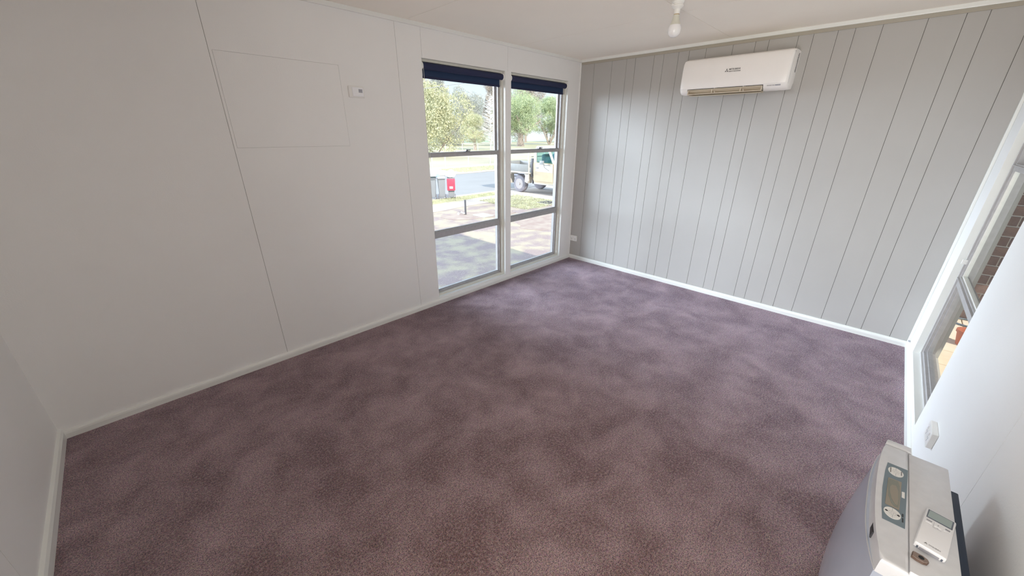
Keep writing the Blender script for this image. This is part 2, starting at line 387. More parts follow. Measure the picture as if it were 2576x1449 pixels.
# ------------------------------------------------------------------ windows
def window(name, label, x0, x1, z0, z1, y, s, latch_x=None, rails=((1.384, 1.424), (.645, .708)), mid_y=.095):
    """s=+1: outside is +y. y = room face of the wall."""
    rt = sroot(name, label, 'window')
    Y = lambda a, b: (min(y+s*a, y+s*b), max(y+s*a, y+s*b))
    def ring(nm, m, dx, a, b, wd, bev=.001, zb=None, zt=None):
        ya, yb = Y(a, b); X0, X1, Z0, Z1 = x0+dx, x1-dx, z0+dx, z1-dx
        if zb is not None: Z0 = zb
        if zt is not None: Z1 = zt
        bm = bmesh.new()
        box_bm(bm, X0, X0+wd, ya, yb, Z0, Z1, bev); box_bm(bm, X1-wd, X1, ya, yb, Z0, Z1, bev)
        box_bm(bm, X0+wd, X1-wd, ya, yb, Z1-wd, Z1, bev); box_bm(bm, X0+wd, X1-wd, ya, yb, Z0, Z0+wd, bev)
        return obj(nm, bm, m, rt)
    # reveal lining
    ring('window_reveal', M_TRIM, -.004, .001, .110, .0045, 0)
    ring('window_frame', M_JAMB if s > 0 else M_REVEAL, 0, .036, .108, .018)
    fy = mid_y
    fm = M_ALU if s > 0 else M_ALUL
    ring('outer_frame', M_ALU, .018, fy-.03, fy+.03, .020)
    fr_ = ring('upper_sash', fm, .036, fy+.004, fy+.024, .020, zb=rails[0][0]+.012)
    ring('lower_sash', fm, .036, fy-.022, fy-.002, .013, zb=rails[1][1]-.004, zt=rails[0][1]-.002)
    ring('fixed_sash', M_ALU, .036, fy-.014, fy+.012, .010, zt=rails[1][0]+.004)
    for (ra, rb) in rails:
        ya, yb = Y(fy-.032, fy+.012); bm = bmesh.new(); box_bm(bm, x0+.034, x1-.034, ya, yb, ra, rb, .002)
        ya, yb = Y(fy-.044, fy-.030); box_bm(bm, x0+.034, x1-.034, ya, yb, rb-.012, rb-.006, .001)
        obj('transom', bm, M_ALU, rt)
    gy = fy+.014; 
    for a, b, yy in ((rails[0][0]+.02, z1-.05, fy+.014), (rails[1][1]-.01, rails[0][0]+.01, fy-.012), (z0+.04, rails[1][0]+.01, fy)):
        ya, yb = Y(yy-.002, yy+.002); box('pane', M_GLASS, x0+.045, x1-.045, ya, yb, a, b, rt)
    if latch_x:
        bm = bmesh.new(); ya, yb = Y(fy-.056, fy-.028); zt = rails[0][1]
        box_bm(bm, latch_x-.028, latch_x+.028, ya, yb, zt, zt+.006, .001); cyl_bm(bm, (latch_x, y+s*(fy-.042), zt+.004), (latch_x, y+s*(fy-.042), zt+.020), .011, .009, 12)
        box_bm(bm, latch_x+.0, latch_x+.040, y+s*(fy-.050) if s > 0 else y+s*(fy-.036), y+s*(fy-.036) if s > 0 else y+s*(fy-.050), zt+.010, zt+.018, .001)
        obj('window_latch', bm, M_DKMETAL, rt)
    return rt
w1 = window('window_1', 'left one of the two tall aluminium windows, bins seen through it', *OP1, *ZO, YA, 1, latch_x=2.42)
w2 = window('window_2', 'right one of the two tall aluminium windows, truck seen through it', *OP2, *ZO, YA, 1, latch_x=3.49)
w3 = window('window_3', 'narrow glimpse of the window beside the right white wall', *OC, *ZOC, YC, -1, rails=((1.395, 1.435), (.655, .718)), mid_y=.075)
# small square stops on the back window (two little catches)
for zz in (.80,):
    bm = bmesh.new(); box_bm(bm, OC[1]-.03, OC[1]-.018, YC-.046, YC-.020, zz, zz+.03, .002); cyl_bm(bm, (OC[1]-.032, YC-.033, zz+.012), (OC[1]-.029, YC-.033, zz+.012), .003, .003, 8)
    obj('window_stop', bm, M_PLASTIC, w3)

# ------------------------------------------------------------------ roller blinds
def blind(x0, x1, label, chain_x, chains):
    t = thing('roller_blind', label, 'blind', ((x0+x1)/2, YA+.03, ZO[1]), 0, None)
    ox, oy, oz = t.location
    yc, zc = YA+.030, 2.088; r = .026
    bm = bmesh.new(); cyl_bm(bm, (x0+.018-ox, yc-oy, zc-oz), (x1-.018-ox, yc-oy, zc-oz), r, r, 28); obj('roller', bm, M_BLIND, t, True)
    bm = bmesh.new(); box_bm(bm, x0+.026-ox, x1-.026-ox, yc+r-.003-oy, yc+r-.0015-oy, 2.010-oz, zc-oz); obj('fabric', bm, M_BLIND2, t)
    bm = bmesh.new(); box_bm(bm, x0+.026-ox, x1-.026-ox, yc+r-.007-oy, yc+r+.003-oy, 2.002-oz, 2.020-oz, .003); obj('bottom_bar', bm, M_BLIND, t)
    for sx, xe in ((1, x0), (-1, x1)):
        bm = bmesh.new(); a, b = sorted((xe+sx*.001, xe+sx*.006)); box_bm(bm, a-ox, b-ox, yc-.028-oy, yc+.03-oy, 2.060-oz, 2.136-oz, .002)
        cyl_bm(bm, (xe+sx*.004-ox, yc-oy, zc-oz), (xe+sx*.018-ox, yc-oy, zc-oz), .030, .028, 28)
        obj('bracket', bm, M_PLASTIC, t, True)
    # head box strip behind
    bm = bmesh.new(); box_bm(bm, x0+.02-ox, x1-.02-ox, YA+.064-oy, YA+.078-oy, 2.070-oz, 2.120-oz); obj('head_rail', bm, M_JAMB, t)
    # bead chain: loop of small beads joined into one part
    bm = bmesh.new()
    for cx, cy, zlow in chains:
        z = zc
        while z > zlow:
            bmesh.ops.create_icosphere(bm, subdivisions=1, radius=.0023, matrix=Matrix.Translation((cx-ox, cy-oy, z-oz))); z -= .0075
        cyl_bm(bm, (cx-ox, cy-oy, zlow-oz), (cx-ox, cy-oy, zc-oz), .0007, .0007, 5)
    o = obj('bead_chain', bm, M_PLASTIC, t); o['kind'] = 'stuff'
    return t
blind(*OP1, 'rolled navy roller blind at the top of the left tall window', 0, [(1.966, YA+.004, 1.35), (1.985, YA+.052, .55)])
blind(*OP2, 'rolled navy roller blind at the top of the right tall window, nearest the grey wall', 0, [(3.885, YA+.004, .72), (3.882, YA+.05, .72)])

# ------------------------------------------------------------------ wall fittings
def socket(name, label, c, ex, n, w=.116, h=.076, loc=None, kind='double', d=.011):
    """c=centre on wall, ex=unit vector along width, n=normal into room"""
    t = thing(name, label, 'power outlet' if kind != 'switch' else 'thermostat', c)
    ex = Vector(ex); n = Vector(n); up = Vector((0, 0, 1))
    def rb(nm, m, u0, u1, v0, v1, d0, d1, bev=.001):
        bm = bmesh.new(); box_bm(bm, u0, u1, v0, v1, d0, d1, bev)
        M = Matrix(((ex.x, up.x, n.x, 0), (ex.y, up.y, n.y, 0), (ex.z, up.z, n.z, 0), (0, 0, 0, 1)))
        bmesh.ops.transform(bm, matrix=M, verts=bm.verts[:]); return obj(nm, bm, m, t)
    rb('plate', M_PLASTIC, -w/2, w/2, -h/2, h/2, 0, d, .003)
    return t, rb
t, rb = socket('power_outlet', 'white double power outlet on grey boards beside the right tall window', (XB, YA-.064, .281), (0, 1, 0), (-1, 0, 0), .112)
for u in (-.028, .028):
    rb('rocker_switch', M_PLASTICW, u-.008, u+.008, .012, .026, .011, .015, .001)
    for a, b in ((-.009, -.004), (.005, -.004), (-.002, -.018)): rb('socket_slot', M_BADGE, u+a, u+a+.004, b-.006, b+.004, .0105, .0113, 0)
t, rb = socket('power_outlet', 'white thick-rimmed power outlet on the white wall above the heater', (2.325, YC, .305), (1, 0, 0), (0, 1, 0), .125, .080, d=.022)
for u in (-.030, .030):
    rb('rocker_switch', M_PLASTICW, u-.008, u+.008, .012, .026, .022, .027, .001)
    for a, b in ((-.009, -.004), (.005, -.004), (-.002, -.018)): rb('socket_slot', M_BADGE, u+a, u+a+.004, b-.006, b+.004, .0215, .0223, 0)
t, rb = socket('thermostat', 'small white square control box on the wall left of the windows', (1.3755, YA, 1.856), (1, 0, 0), (0, -1, 0), .114, .072, kind='switch', d=.014)
rb('cover', M_PLASTICW, -.034, .048, -.029, .029, .012, .0185, .003)
rb('display', M_BADGE, .012, .040, -.004, .018, .0183, .0188, 0)
# small dark catch at the right room corner by the skirting
tag(box('cable_clip', M_BADGE, XB-.052, XB-.006, YC+.004, YC+.014, .064, .072, bevel=.002), 'tiny grey clip on the skirting in the far right corner', 'clip')

# ------------------------------------------------------------------ air conditioner
def air_conditioner():
    y0, y1 = .785, 1.635
    t = thing('air_conditioner', 'white split-system air conditioner with open louvre high on the grey wall', 'air conditioner', (XB, (y0+y1)/2, 1.925))
    O = Vector(t.location)
    prof = [(0, 2.212), (.10, 2.214), (.165, 2.210), (.196, 2.196), (.212, 2.172), (.219, 2.130), (.222, 2.06), (.221, 2.00), (.214, 1.966), (.198, 1.944), (.170, 1.928), (.10, 1.924), (.035, 1.930), (.010, 1.975), (0, 1.975)]
    def at(u, v, yy): return (XB-u-O.x, yy-O.y, v-O.z)
    def loft(secs, nm, m, smooth=True):
        bm = bmesh.new(); rings = []
        for yy, k, zk in secs:
            rings.append([bm.verts.new(at(u*k, 2.07+(v-2.07)*zk, yy)) for u, v in prof])
        n = len(prof)
        for a, b in zip(rings, rings[1:]):
            for i in range(n):
                j = (i+1) % n; bm.faces.new((a[i], a[j], b[j], b[i]))
        bm.faces.new(rings[0]); bm.faces.new(rings[-1][::-1])
        return obj(nm, bm, m, t, smooth)
    # the outlet slot is really recessed: body runs full length above z 1.955; outlet bay below
    prof_full = prof
    loft([(y0, .905, .965), (y0+.006, .955, .985), (y0+.018, .985, .995), (y0+.035, 1, 1), (y0+.165, 1, 1)], 'casing', M_ACW)
    prof = [(0, 2.212), (.10, 2.214), (.165, 2.210), (.196, 2.196), (.212, 2.172), (.219, 2.130), (.222, 2.06), (.221, 2.00), (.216, 1.972), (.210, 1.966), (.196, 1.968), (.150, 1.985), (.09, 1.960), (.05, 1.930), (.012, 1.945), (0, 1.975)]
    loft([(y0+.165, 1, 1), (y1-.075, 1, 1)], 'casing', M_ACW)
    prof = prof_full
    loft([(y1-.075, 1, 1), (y1-.04, 1, 1), (y1-.018, .985, .992), (y1-.006, .95, .98), (y1, .89, .955)], 'casing', M_ACW)
    # front panel: thin curved shell a touch proud
    bm = bmesh.new(); fp = [(.198, 2.197), (.2145, 2.172), (.2215, 2.130), (.2245, 2.06), (.2235, 2.00), (.2200, 1.972)]
    rings = []
    for yy, k in ((y0+.012, .975), (y0+.03, .996), (y0+.06, 1), (y1-.06, 1), (y1-.03, .996), (y1-.012, .972)):
        rings.append([bm.verts.new(at(u*k, v, yy)) for u, v in fp]+[bm.verts.new(at(u*k-.004, v, yy)) for u, v in fp[::-1]])
    n = len(rings[0])
    for a, b in zip(rings, rings[1:]):
        for i in range(n):
            j = (i+1) % n; bm.faces.new((a[i], a[j], b[j], b[i]))
    bm.faces.new(rings[0]); bm.faces.new(rings[-1][::-1]); obj('front_panel', bm, M_ACW, t, True)
    # air outlet
    bm = bmesh.new(); prism_bm(bm, [(.205, 1.972), (.150, 1.992), (.085, 1.975), (.06, 1.940), (.085, 1.945), (.15, 1.972)], (y0+.168, y1-.078), at); obj('air_outlet', bm, M_BLACK, t)
    for yy in (1.10, 1.33):
        bm = bmesh.new(); prism_bm(bm, [(.203, 1.970), (.12, 1.978), (.10, 1.945), (.180, 1.930)], (yy-.003, yy+.003), at); obj('outlet_fin', bm, M_ACW, t)
    ya, yb = y0+.170, y1-.080
    bm = bmesh.new(); prism_bm(bm, [(.205, 1.962), (.208, 1.958), (.150, 1.917), (.140, 1.915), (.145, 1.922)], (ya, yb), at); obj('louvre', bm, M_ACVANE, t)
    bm = bmesh.new(); prism_bm(bm, [(.160, 1.930), (.214, 1.928), (.216, 1.922), (.160, 1.921)], (ya, yb), at); obj('louvre', bm, M_ACVANE, t)
    bm = bmesh.new(); prism_bm(bm, [(.115, 1.920), (.196, 1.912), (.197, 1.908), (.115, 1.914)], (ya+.005, yb-.012), at); obj('louvre', bm, M_ACVANE, t)
    for yy in (ya+.003, 1.115, 1.345, yb-.003):
        bm = bmesh.new(); prism_bm(bm, [(.205, 1.962), (.213, 1.926), (.150, 1.919)], (yy-.003, yy+.003), at); obj('louvre_bracket', bm, M_ACVANE, t)
    # lettering on the front panel (reads along -y)
    def surf(v):  # outer x at height v
        for (u0, z0), (u1, z1) in zip(fp, fp[1:]):
            if z1 <= v <= z0: return u0+(u1-u0)*(z0-v)/(z0-z1)
        return .2245
    zt = 2.086
    Mt = basis((XB-.2252-O.x, 1.230-O.y, 2.0930-O.z), (0, -1, 0), (-.03, 0, 1))
    text_mesh('lettering', 'MITSUBISHI', .0170, M_PRINT, t, Mt, sx=1.02, bold=.0003)
    Mt = basis((XB-.2254-O.x, 1.230-O.y, 2.0790-O.z), (0, -1, 0), (-.03, 0, 1))
    text_mesh('lettering', 'HEAVY INDUSTRIES', .0100, M_PRINT, t, Mt, sx=1.05, bold=.0002)
    bm = bmesh.new(); c = Vector((1.247, 2.0900))
    for ang in (90, 210, 330):
        a = R(ang); d = Vector((math.cos(a), math.sin(a))); s = .0095
        l = Vector((math.cos(a+R(30)), math.sin(a+R(30)))); r = Vector((math.cos(a-R(30)), math.sin(a-R(30))))
        P = [c, c+l*s, c+(l+r)*s, c+r*s]
        prism_bm(bm, [(p.x, p.y) for p in P], (.2249, .2256), lambda u, v, q: (XB-q-O.x, 2*c.x-u-O.y, v-O.z))
    obj('emblem', bm, M_PRINT, t)
    # lower right strip: small lettering and grey badge
    Mt = basis((XB-.2180-O.x, .920-O.y, 1.952-O.z), (0, -1, 0), (-.35, 0, 1))
    text_mesh('lettering', 'INVERTER', .0110, M_PRINT, t, Mt, sx=1.1)
    bm = bmesh.new(); box_bm(bm, -.019, .019, -.0045, .0045, 0, .001, .0003); bmesh.ops.transform(bm, matrix=basis((XB-.2185-O.x, .845-O.y, 1.9560-O.z), (0, -1, 0), (-.35, 0, 1)), verts=bm.verts[:]); obj('display_badge', bm, M_BADGE, t)
    # rating sticker marks on the right end
    bm = bmesh.new(); rs = random.Random(4)
    for i in range(26):
        z = 2.185-i*.0052; k = rs.randint(2, 4)
        for j in range(k):
            u = .030+j*.010+rs.random()*.004; box_bm(bm, XB-u-.007-O.x, XB-u-O.x, y0-.0008-O.y, y0+.002-O.y, z-O.z, z+.0032-O.z)
    obj('rating_sticker', bm, M_PRINTD, t)
    # thin side seam
    bm = bmesh.new(); box_bm(bm, XB-.185-O.x, XB-.182-O.x, y0-.0006-O.y, y0+.004-O.y, 1.965-O.z, 2.19-O.z); obj('side_seam', bm, M_BADGE, t)
air_conditioner()

# ------------------------------------------------------------------ bare bulb
def lamp():
    cx, cy = 2.78, 1.255
    t = thing('ceiling_lamp', 'bare white bulb in a batten holder hanging from the ceiling', 'lamp', (cx, cy, ZC))
    bm = bmesh.new(); lathe_bm(bm, (0, 0, 0), [(.036, 0), (.036, -.014), (.033, -.018), (.030, -.020), (.030, -.026), (.035, -.030), (.035, -.036), (.024, -.045), (.0195, -.049)], seg=28); obj('lamp_holder', bm, M_PLASTIC, t, True)
    bm = bmesh.new(); cyl_bm(bm, (-.02, .008, -.031), (-.046, .018, -.031), .006, .006, 10); obj('screw_cap', bm, M_PLASTIC, t, True)
    bm = bmesh.new(); lathe_bm(bm, (0, 0, 0), [(.0190, -.047), (.0185, -.073), (.0180, -.075)], seg=28); obj('lamp_skirt', bm, M_PLASTIC, t, True)
    bm = bmesh.new(); lathe_bm(bm, (0, 0, 0), [(.0170, -.074), (.0170, -.079)], seg=24); obj('cap_ring', bm, M_BRASS, t, True)
    b_ = bmesh.new(); lathe_bm(b_, (0, 0, 0), [(.0175, -.0785), (.0195, -.094), (.0255, -.114), (.0345, -.134)], seg=28); bl = obj('bulb', b_, M_BULBN, t, True)
    bm = bmesh.new(); lathe_bm(bm, (0, 0, 0), [(.0346, -.134), (.0385, -.146), (.0400, -.158), (.0390, -.171), (.0350, -.183), (.027, -.192), (.015, -.1985), (.001, -.2005)], seg=36); obj('bulb_globe', bm, M_BULB, bl, True)
lamp()

# ------------------------------------------------------------------ gas heater
def heater():
    X0, X1 = 1.045, 1.583; ZT = .640
    t = thing('gas_heater', 'silver freestanding gas heater with control panel on top in front of white wall', 'heater', ((X0+X1)/2, -.29, 0))
    O = Vector(t.location)
    def B(nm, m, x0, x1, y0, y1, z0, z1, bev=.004, par=None):
        bm = bmesh.new(); box_bm(bm, x0-O.x, x1-O.x, y0-O.y, y1-O.y, z0-O.z, z1-O.z, bev); return obj(nm, bm, m, par or t, True)
    B('body', M_SILVER, X0+.012, X1-.035, -.371, -.283, .02, ZT, .004)
    # bowed fascia
    def bow(x): 
        u = (x-(X0+X1)/2)/((X1-X0)/2); return -.213-.020*abs(u)**2.6
    def bowed(nm, m, xa, xb, z0, z1, yo, back, nseg=18, bev=.0):
        bm = bmesh.new(); top = []; bot = []
        xs = [xa+(xb-xa)*i/nseg for i in range(nseg+1)]
        fr_ = [(x, bow(x)+yo) for x in xs]; poly = fr_+[(xb, back), (xa, back)]
        prism_bm(bm, [(x-O.x, y-O.y) for x, y in poly], (z0-O.z, z1-O.z), lambda u, v, w_: (u, v, w_))
        if bev:
            es = [e for e in bm.edges if all(abs(v.co.z-(z1-O.z)) < 1e-5 for v in e.verts)]
            bmesh.ops.bevel(bm, geom=es, offset=bev, segments=3, affect='EDGES', profile=.5)
        return obj(nm, bm, m, t, True)
    bowed('top_fascia', M_SILVER, X0, X1-.031, .596, ZT+.003, 0, -.283, bev=.0095)
    bowed('end_cap', M_SILVER, X1-.0295, X1, .02, ZT+.003, 0, -.290, 4, bev=.006)
    # front panel: bows outwards, more towards the middle height
    bm = bmesh.new(); nx, nz = 20, 10; grid = []
    for k in range(nz+1):
        v = k/nz; z = .045+v*(.597-.045); row = []
        for i in range(nx+1):
            u = -1+2*i/nx; x = (X0+.004)+(X1-.035-X0-.004)*i/nx
            y = bow(x)+.0065*(1-abs(u)**3)+.024*(1-abs(u)**2.2)*math.sin(math.pi*min(1, (1-v)/.9))**.8 if v > .1 else bow(x)
            row.append(bm.verts.new((x-O.x, y-O.y, z-O.z)))
        grid.append(row)
    back = [[bm.verts.new((x.co.x, -.275-O.y, x.co.z)) for x in (row[0], row[-1])] for row in grid]
    for k in range(nz):
        for i in range(nx): bm.faces.new((grid[k][i], grid[k][i+1], grid[k+1][i+1], grid[k+1][i]))
        bm.faces.new((grid[k][-1], back[k][1], back[k+1][1], grid[k+1][-1])); bm.faces.new((back[k][0], grid[k][0], grid[k+1][0], back[k+1][0]))
    bm.faces.new([*grid[-1], back[-1][1], back[-1][0]]); bm.faces.new([*grid[0][::-1], back[0][0], back[0][1]])
    fp = obj('front_panel', bm, M_SILVERP, t, True)
    # thin bright bead along the top of the front panel
    bm = bmesh.new(); pts = []
    for i in range(21):
        u = -1+2*i/20; x = (X0+.004)+(X1-.035-X0-.004)*i/20; pts.append((x-O.x, bow(x)+.0070*(1-abs(u)**3)-O.y, .597-O.z))
    tube_bm(bm, pts, .0011, 8); obj('panel_bead', bm, M_STEEL, t, True)
    bm = bmesh.new(); box_bm(bm, 1.135-O.x, 1.175-O.x, bow(1.155)-.004-O.y, bow(1.155)+.0012-O.y, .606-O.z, .628-O.z); obj('front_sticker', bm, M_PRINTD, t)
    # air louvre slot at foot and base plinth
    B('plinth', M_NAVY, X0+.02, X1-.04, -.365, -.235, 0, .03, .002)
    B('rear_spacer', M_NAVY, 1.00, 1.505, -.4015, -.3715, .02, .600, .004)
    # control panel on the top fascia
    Z = ZT+.003
    def poly(nm, m, pts, z0, z1, par):
        bm = bmesh.new(); prism_bm(bm, [(x-O.x, y-O.y) for x, y in pts], (z0-O.z, z1-O.z), lambda u, v, w_: (u, v, w_)); return obj(nm, bm, m, par)
    cp = poly('control_panel', M_PANELG, [(1.446, -.2345), (1.400, -.2300), (1.315, -.2265), (1.230, -.2275), (1.185, -.2300), (1.186, -.2735), (1.447, -.2795)], Z-.001, Z+.0012, t)
    def disc(nm, m, cx, cy, r, z0, z1, par, rx=1.0, seg=36):
        bm = bmesh.new(); prism_bm(bm, [(cx+r*rx*math.cos(2*math.pi*i/seg)-O.x, cy+r*math.sin(2*math.pi*i/seg)-O.y) for i in range(seg)], (z0-O.z, z1-O.z), lambda u, v, w_: (u, v, w_)); return obj(nm, bm, m, par, True)
    Zp = Z+.0012
    for cx, cy in ((1.411, -.2530), (1.2215, -.2485)):
        disc('button_disc', M_PLASTIC, cx, cy, .0170, Zp-.001, Zp+.0016, cp, 1.18)
        # ring grooves
        bm = bmesh.new()
        for r0, r1 in ((.0070, .0075), (.0030, .0036)):
            for i in range(30):
                a, b = 2*math.pi*i/30, 2*math.pi*(i+1)/30
                vs = [bm.verts.new((cx+rr*1.15*math.cos(q)-O.x, cy+rr*math.sin(q)-O.y, Zp+.0018-O.z)) for rr, q in ((r0, a), (r1, a), (r1, b), (r0, b))]; bm.faces.new(vs)
        for s_ in (-1, 1): box_bm(bm, cx+s_*.0085-O.x, cx+s_*.0195-O.x, cy-.0003-O.y, cy+.0003-O.y, Zp+.0015-O.z, Zp+.0019-O.z)
        obj('button_ring', bm, M_BADGE, cp)
    for s_ in (-1, 1):      # arrow marks of the near disc
        cx, cy = 1.2215, -.2485+s_*.0118
        bm = bmesh.new(); prism_bm(bm, [(cx-.0042-O.x, cy-O.y), (cx-O.x, cy+s_*.0034-O.y), (cx+.0042-O.x, cy-O.y), (cx+.002-O.x, cy-O.y), (cx+.002-O.x, cy-s_*.0028-O.y), (cx-.002-O.x, cy-s_*.0028-O.y), (cx-.002-O.x, cy-O.y)], (Zp+.0014-O.z, Zp+.0021-O.z), lambda u, v, w_: (u, v, w_)); obj('arrow_mark', bm, M_PRINTD, cp)
    bm = bmesh.new()        # tiny print round the far disc
    for cy, xs in ((-.2415, (1.400, 1.405, 1.410, 1.415, 1.420)), (-.2650, (1.404, 1.409, 1.414, 1.419))):
        for x in xs: box_bm(bm, x-O.x, x+.0034-O.x, cy-.0012-O.y, cy+.0012-O.y, Zp+.0014-O.z, Zp+.0020-O.z)
    obj('button_print', bm, M_PRINT, cp)['kind'] = 'stuff'
    poly('display', M_LCD, [(1.371, -.2375), (1.374, -.2660), (1.246, -.2620), (1.248, -.2335)], Zp-.0005, Zp+.0010, cp)
    poly('display', M_LCDG, [(1.366, -.2400), (1.370, -.2580), (1.350, -.2620), (1.300, -.2625), (1.255, -.2600), (1.252, -.2520), (1.262, -.2455), (1.290, -.2390), (1.330, -.2375), (1.352, -.2375)], Zp+.0008, Zp+.0014, cp)
    poly('display', M_LCD, [(1.342, -.2455), (1.345, -.2540), (1.325, -.2590), (1.290, -.2600), (1.262, -.2580), (1.262, -.2530), (1.280, -.2460), (1.310, -.2420), (1.330, -.2420)], Zp+.0012, Zp+.0018, cp)
    poly('sticker_tag', M_PLASTIC, [(1.331, -.2665), (1.333, -.2725), (1.306, -.2725), (1.306, -.2665)], Zp-.0005, Zp+.0010, cp)
    bm = bmesh.new()
    for i in range(8):
        if i != 4: box_bm(bm, 1.206+i*.0042-O.x, 1.2086+i*.0042-O.x, -.2705-O.y, -.2675-O.y, Zp-.0005-O.z, Zp+.0006-O.z)
    obj('panel_print', bm, M_PRINTD, cp)
heater()
def remote():
    # lies on the heater top, long axis roughly along -x
    c = Vector((1.2155, -.327, .6402)); ang = math.atan2(-.024, .148)
    ex = Vector((.1480, -.0240, 0)).normalized()    # towards the display end
    t = thing('remote_control', 'white handheld remote with grey display lying on the heater', 'remote control', c, math.atan2(ex.y, ex.x))
    L, W, H = .154, .056, .018
    bm = bmesh.new(); box_bm(bm, -L/2, L/2, -W/2, W/2, 0.001, H, .0045); obj('casing', bm, M_PLASTICW, t, True)
    box('display_bezel', M_LCDD, .036, .071, -.0235, .0235, H-.001, H+.0008, t, .0004)
    box('display', M_LCD2, .039, .068, -.0205, .0215, H, H+.0013, t)
    bm = bmesh.new()
    for x, y, a, b in ((.026, .0165, .0040, .0100), (.0185, .0165, .0025, .0100), (.0245, 0, .0020, .0022), (.018, 0, .0035, .0110), (.012, 0, .0010, .0030), (.026, -.0165, .0045, .0085), (.0185, -.0165, .0040, .0100)):
        box_bm(bm, x-a/2, x+a/2, y-b/2, y+b/2, H-.0005, H+.0006)
    obj('button_print', bm, M_BADGE, t)['kind'] = 'stuff'
    bm = bmesh.new(); box_bm(bm, .0085, .0295, .0075, .0079, H-.0005, H+.0005); box_bm(bm, .0085, .0089, -.0075, .0079, H-.0005, H+.0005); obj('button_outline', bm, M_BADGE, t)
    for y in (.0165, -.0165): box('button', M_PLASTICW, .0165, .0215, y-.0058, y+.0058, H-.0005, H+.0012, t, .0004)
    box('button', M_PLASTICW, .0155, .0215, -.0062, .0062, H-.0005, H+.0010, t, .0004)
    box('end_clip', M_BADGE, -L/2-.0025, -L/2+.001, -.017, .017, .004, .009, t, .0005)
    for y in (-.0215, .0205): box('end_notch', M_LCDD, -L/2-.0006, -L/2+.002, y-.0016, y+.0016, .003, .010, t)
    Mt = basis((-.0655, .006, H+.0003), (0, -1, 0), (1, 0, 0))
    text_mesh('lettering', 'MITSUBISHI', .0042, M_PRINT, t, Mt, sx=1.0, depth=.0002)
    bm = bmesh.new(); c2 = Vector((.0095, -.0640))
    for a_ in (90, 210, 330):
        a = R(a_); s = .0020; l = Vector((math.cos(a+R(30)), math.sin(a+R(30)))); r = Vector((math.cos(a-R(30)), math.sin(a-R(30))))
        P = [Vector((0, 0)), l*s, (l+r)*s, r*s]
        prism_bm(bm, [(p.x, p.y) for p in P], (H, H+.0005), lambda u, v, q: (-.0640+v, .0105-u, q))
    obj('emblem', bm, M_PRINT, t)
remote()
def knob():
    t = thing('knob', 'small brown keyhole-shaped knob cover lying on the heater near the remote', 'knob', (1.108, -.2995, .6402), 0)
    bm = bmesh.new(); pts = [(.010, .0125), (-.006, .0125)]
    # outline: flat end towards +y, pointed-round end towards -y
    pts = [(.0105, .0130), (-.0060, .0150), (-.0100, .0060), (-.0105, -.0050), (-.0070, -.0125), (-.0010, -.0150), (.0050, -.0125), (.0095, -.0040)]
    def rot(p): return p
    prism_bm(bm, pts, (.0008, .0065), lambda u, v, q: (u, v, q)); obj('knob_base', bm, M_COPPER, t)
    bm = bmesh.new(); prism_bm(bm, [(x*.93, y*.93) for x, y in pts], (.0060, .0090), lambda u, v, q: (u, v, q)); obj('knob_cap', bm, mat('knob_top_brown', (.27, .20, .17), .35), t)
    bm = bmesh.new(); lathe_bm(bm, (0, -.0010, .0078), [(.0052, 0), (.0052, .0020), (.004, .0022)], seg=20); obj('knob_hole', bm, M_BLACK, t)
knob()

# ------------------------------------------------------------------ house shell outside (eaves, roof, base, patio)
struct(box('roof', M_ROOF, -7, 4.75, -3.7, 3.45, 2.62, 2.78), 'house roof and eave above the windows, back overhang added for shade', 'roof')  # unseen; overhang stretched over the patio to keep sun off the back window
struct(box('foundation', M_MORTAR, -7, 4.22, -.60, 3.04, -1.05, -.052), 'house base below the floor', 'foundation')
bm = bmesh.new(); box_bm(bm, -7, -.75, 2.93, 3.05, -1, 2.62); box_bm(bm, -7, -6.9, -3.6, 3.0, -1, 2.62)
struct(obj('wall_outside', bm, M_WHITE), 'outer wall of the next rooms', 'wall')
wing = sroot('wall_wing', 'brown brick wing wall outside the back window', 'wall')
box('mortar', M_MORTAR, 5.107, 5.30, -3.6, -.60, -1.0, 2.62, wing)
bm = bmesh.new(); box_bm(bm, 0, .010, .005, .235, .005, .081, .002); bme = bpy.data.meshes.new('brick'); bmesh.ops.recalc_face_normals(bm, faces=bm.faces[:]); bm.to_mesh(bme); bm.free(); bme.materials.append(M_BRICK)
for k in range(28):
    for j in range(6):
        o = bpy.data.objects.new('brick', bme); COL.objects.link(o); o.parent = wing
        o.location = (5.099, -.62-.24*(j+1)+(.12 if k % 2 else 0), .03+.086*k)
struct(box('patio_slab', M_MORTAR, 4.3, 5.10, -3.6, -.60, -1, -.02), 'patio base outside the back window', 'paving')
pav = sroot('patio', 'cream pavers outside the back window', 'paving')
bm = bmesh.new(); box_bm(bm, .004, .296, .004, .196, 0, .045, .003); pme = bpy.data.meshes.new('paver'); bmesh.ops.recalc_face_normals(bm, faces=bm.faces[:]); bm.to_mesh(pme); bm.free(); pme.materials.append(M_PAVER)
for i in range(9):
    for j in range(10):
        o = bpy.data.objects.new('paver', pme); COL.objects.link(o); o.parent = pav
        o.location = (2.4+.3*i, -.62-.2*(j+1), -.02)
box('paver_bed', M_MORTAR, 2.4, 5.1, -2.62, -.60, -.10, -.018, pav)
bm = bmesh.new(); tube_bm(bm, [(4.99+.10*math.cos(a), -.86+.12*math.sin(a), .034+.0) for a in [i*2*math.pi/24 for i in range(25)]], .008, 8)
tag(obj('garden_hose', bm, M_HOSE, None, True), 'coiled grey hose on the cream pavers outside', 'hose')
bm = bmesh.new(); lathe_bm(bm, (0, 0, 0), [(.05, 0), (.07, .10), (.078, .105), (.078, .125), (.06, .125), (.055, .03)], seg=24)
tag(obj('plant_pot', bm, M_TERRA, None, True, loc=(4.42, -.79, .0255)), 'small terracotta pot on the cream pavers outside', 'pot')

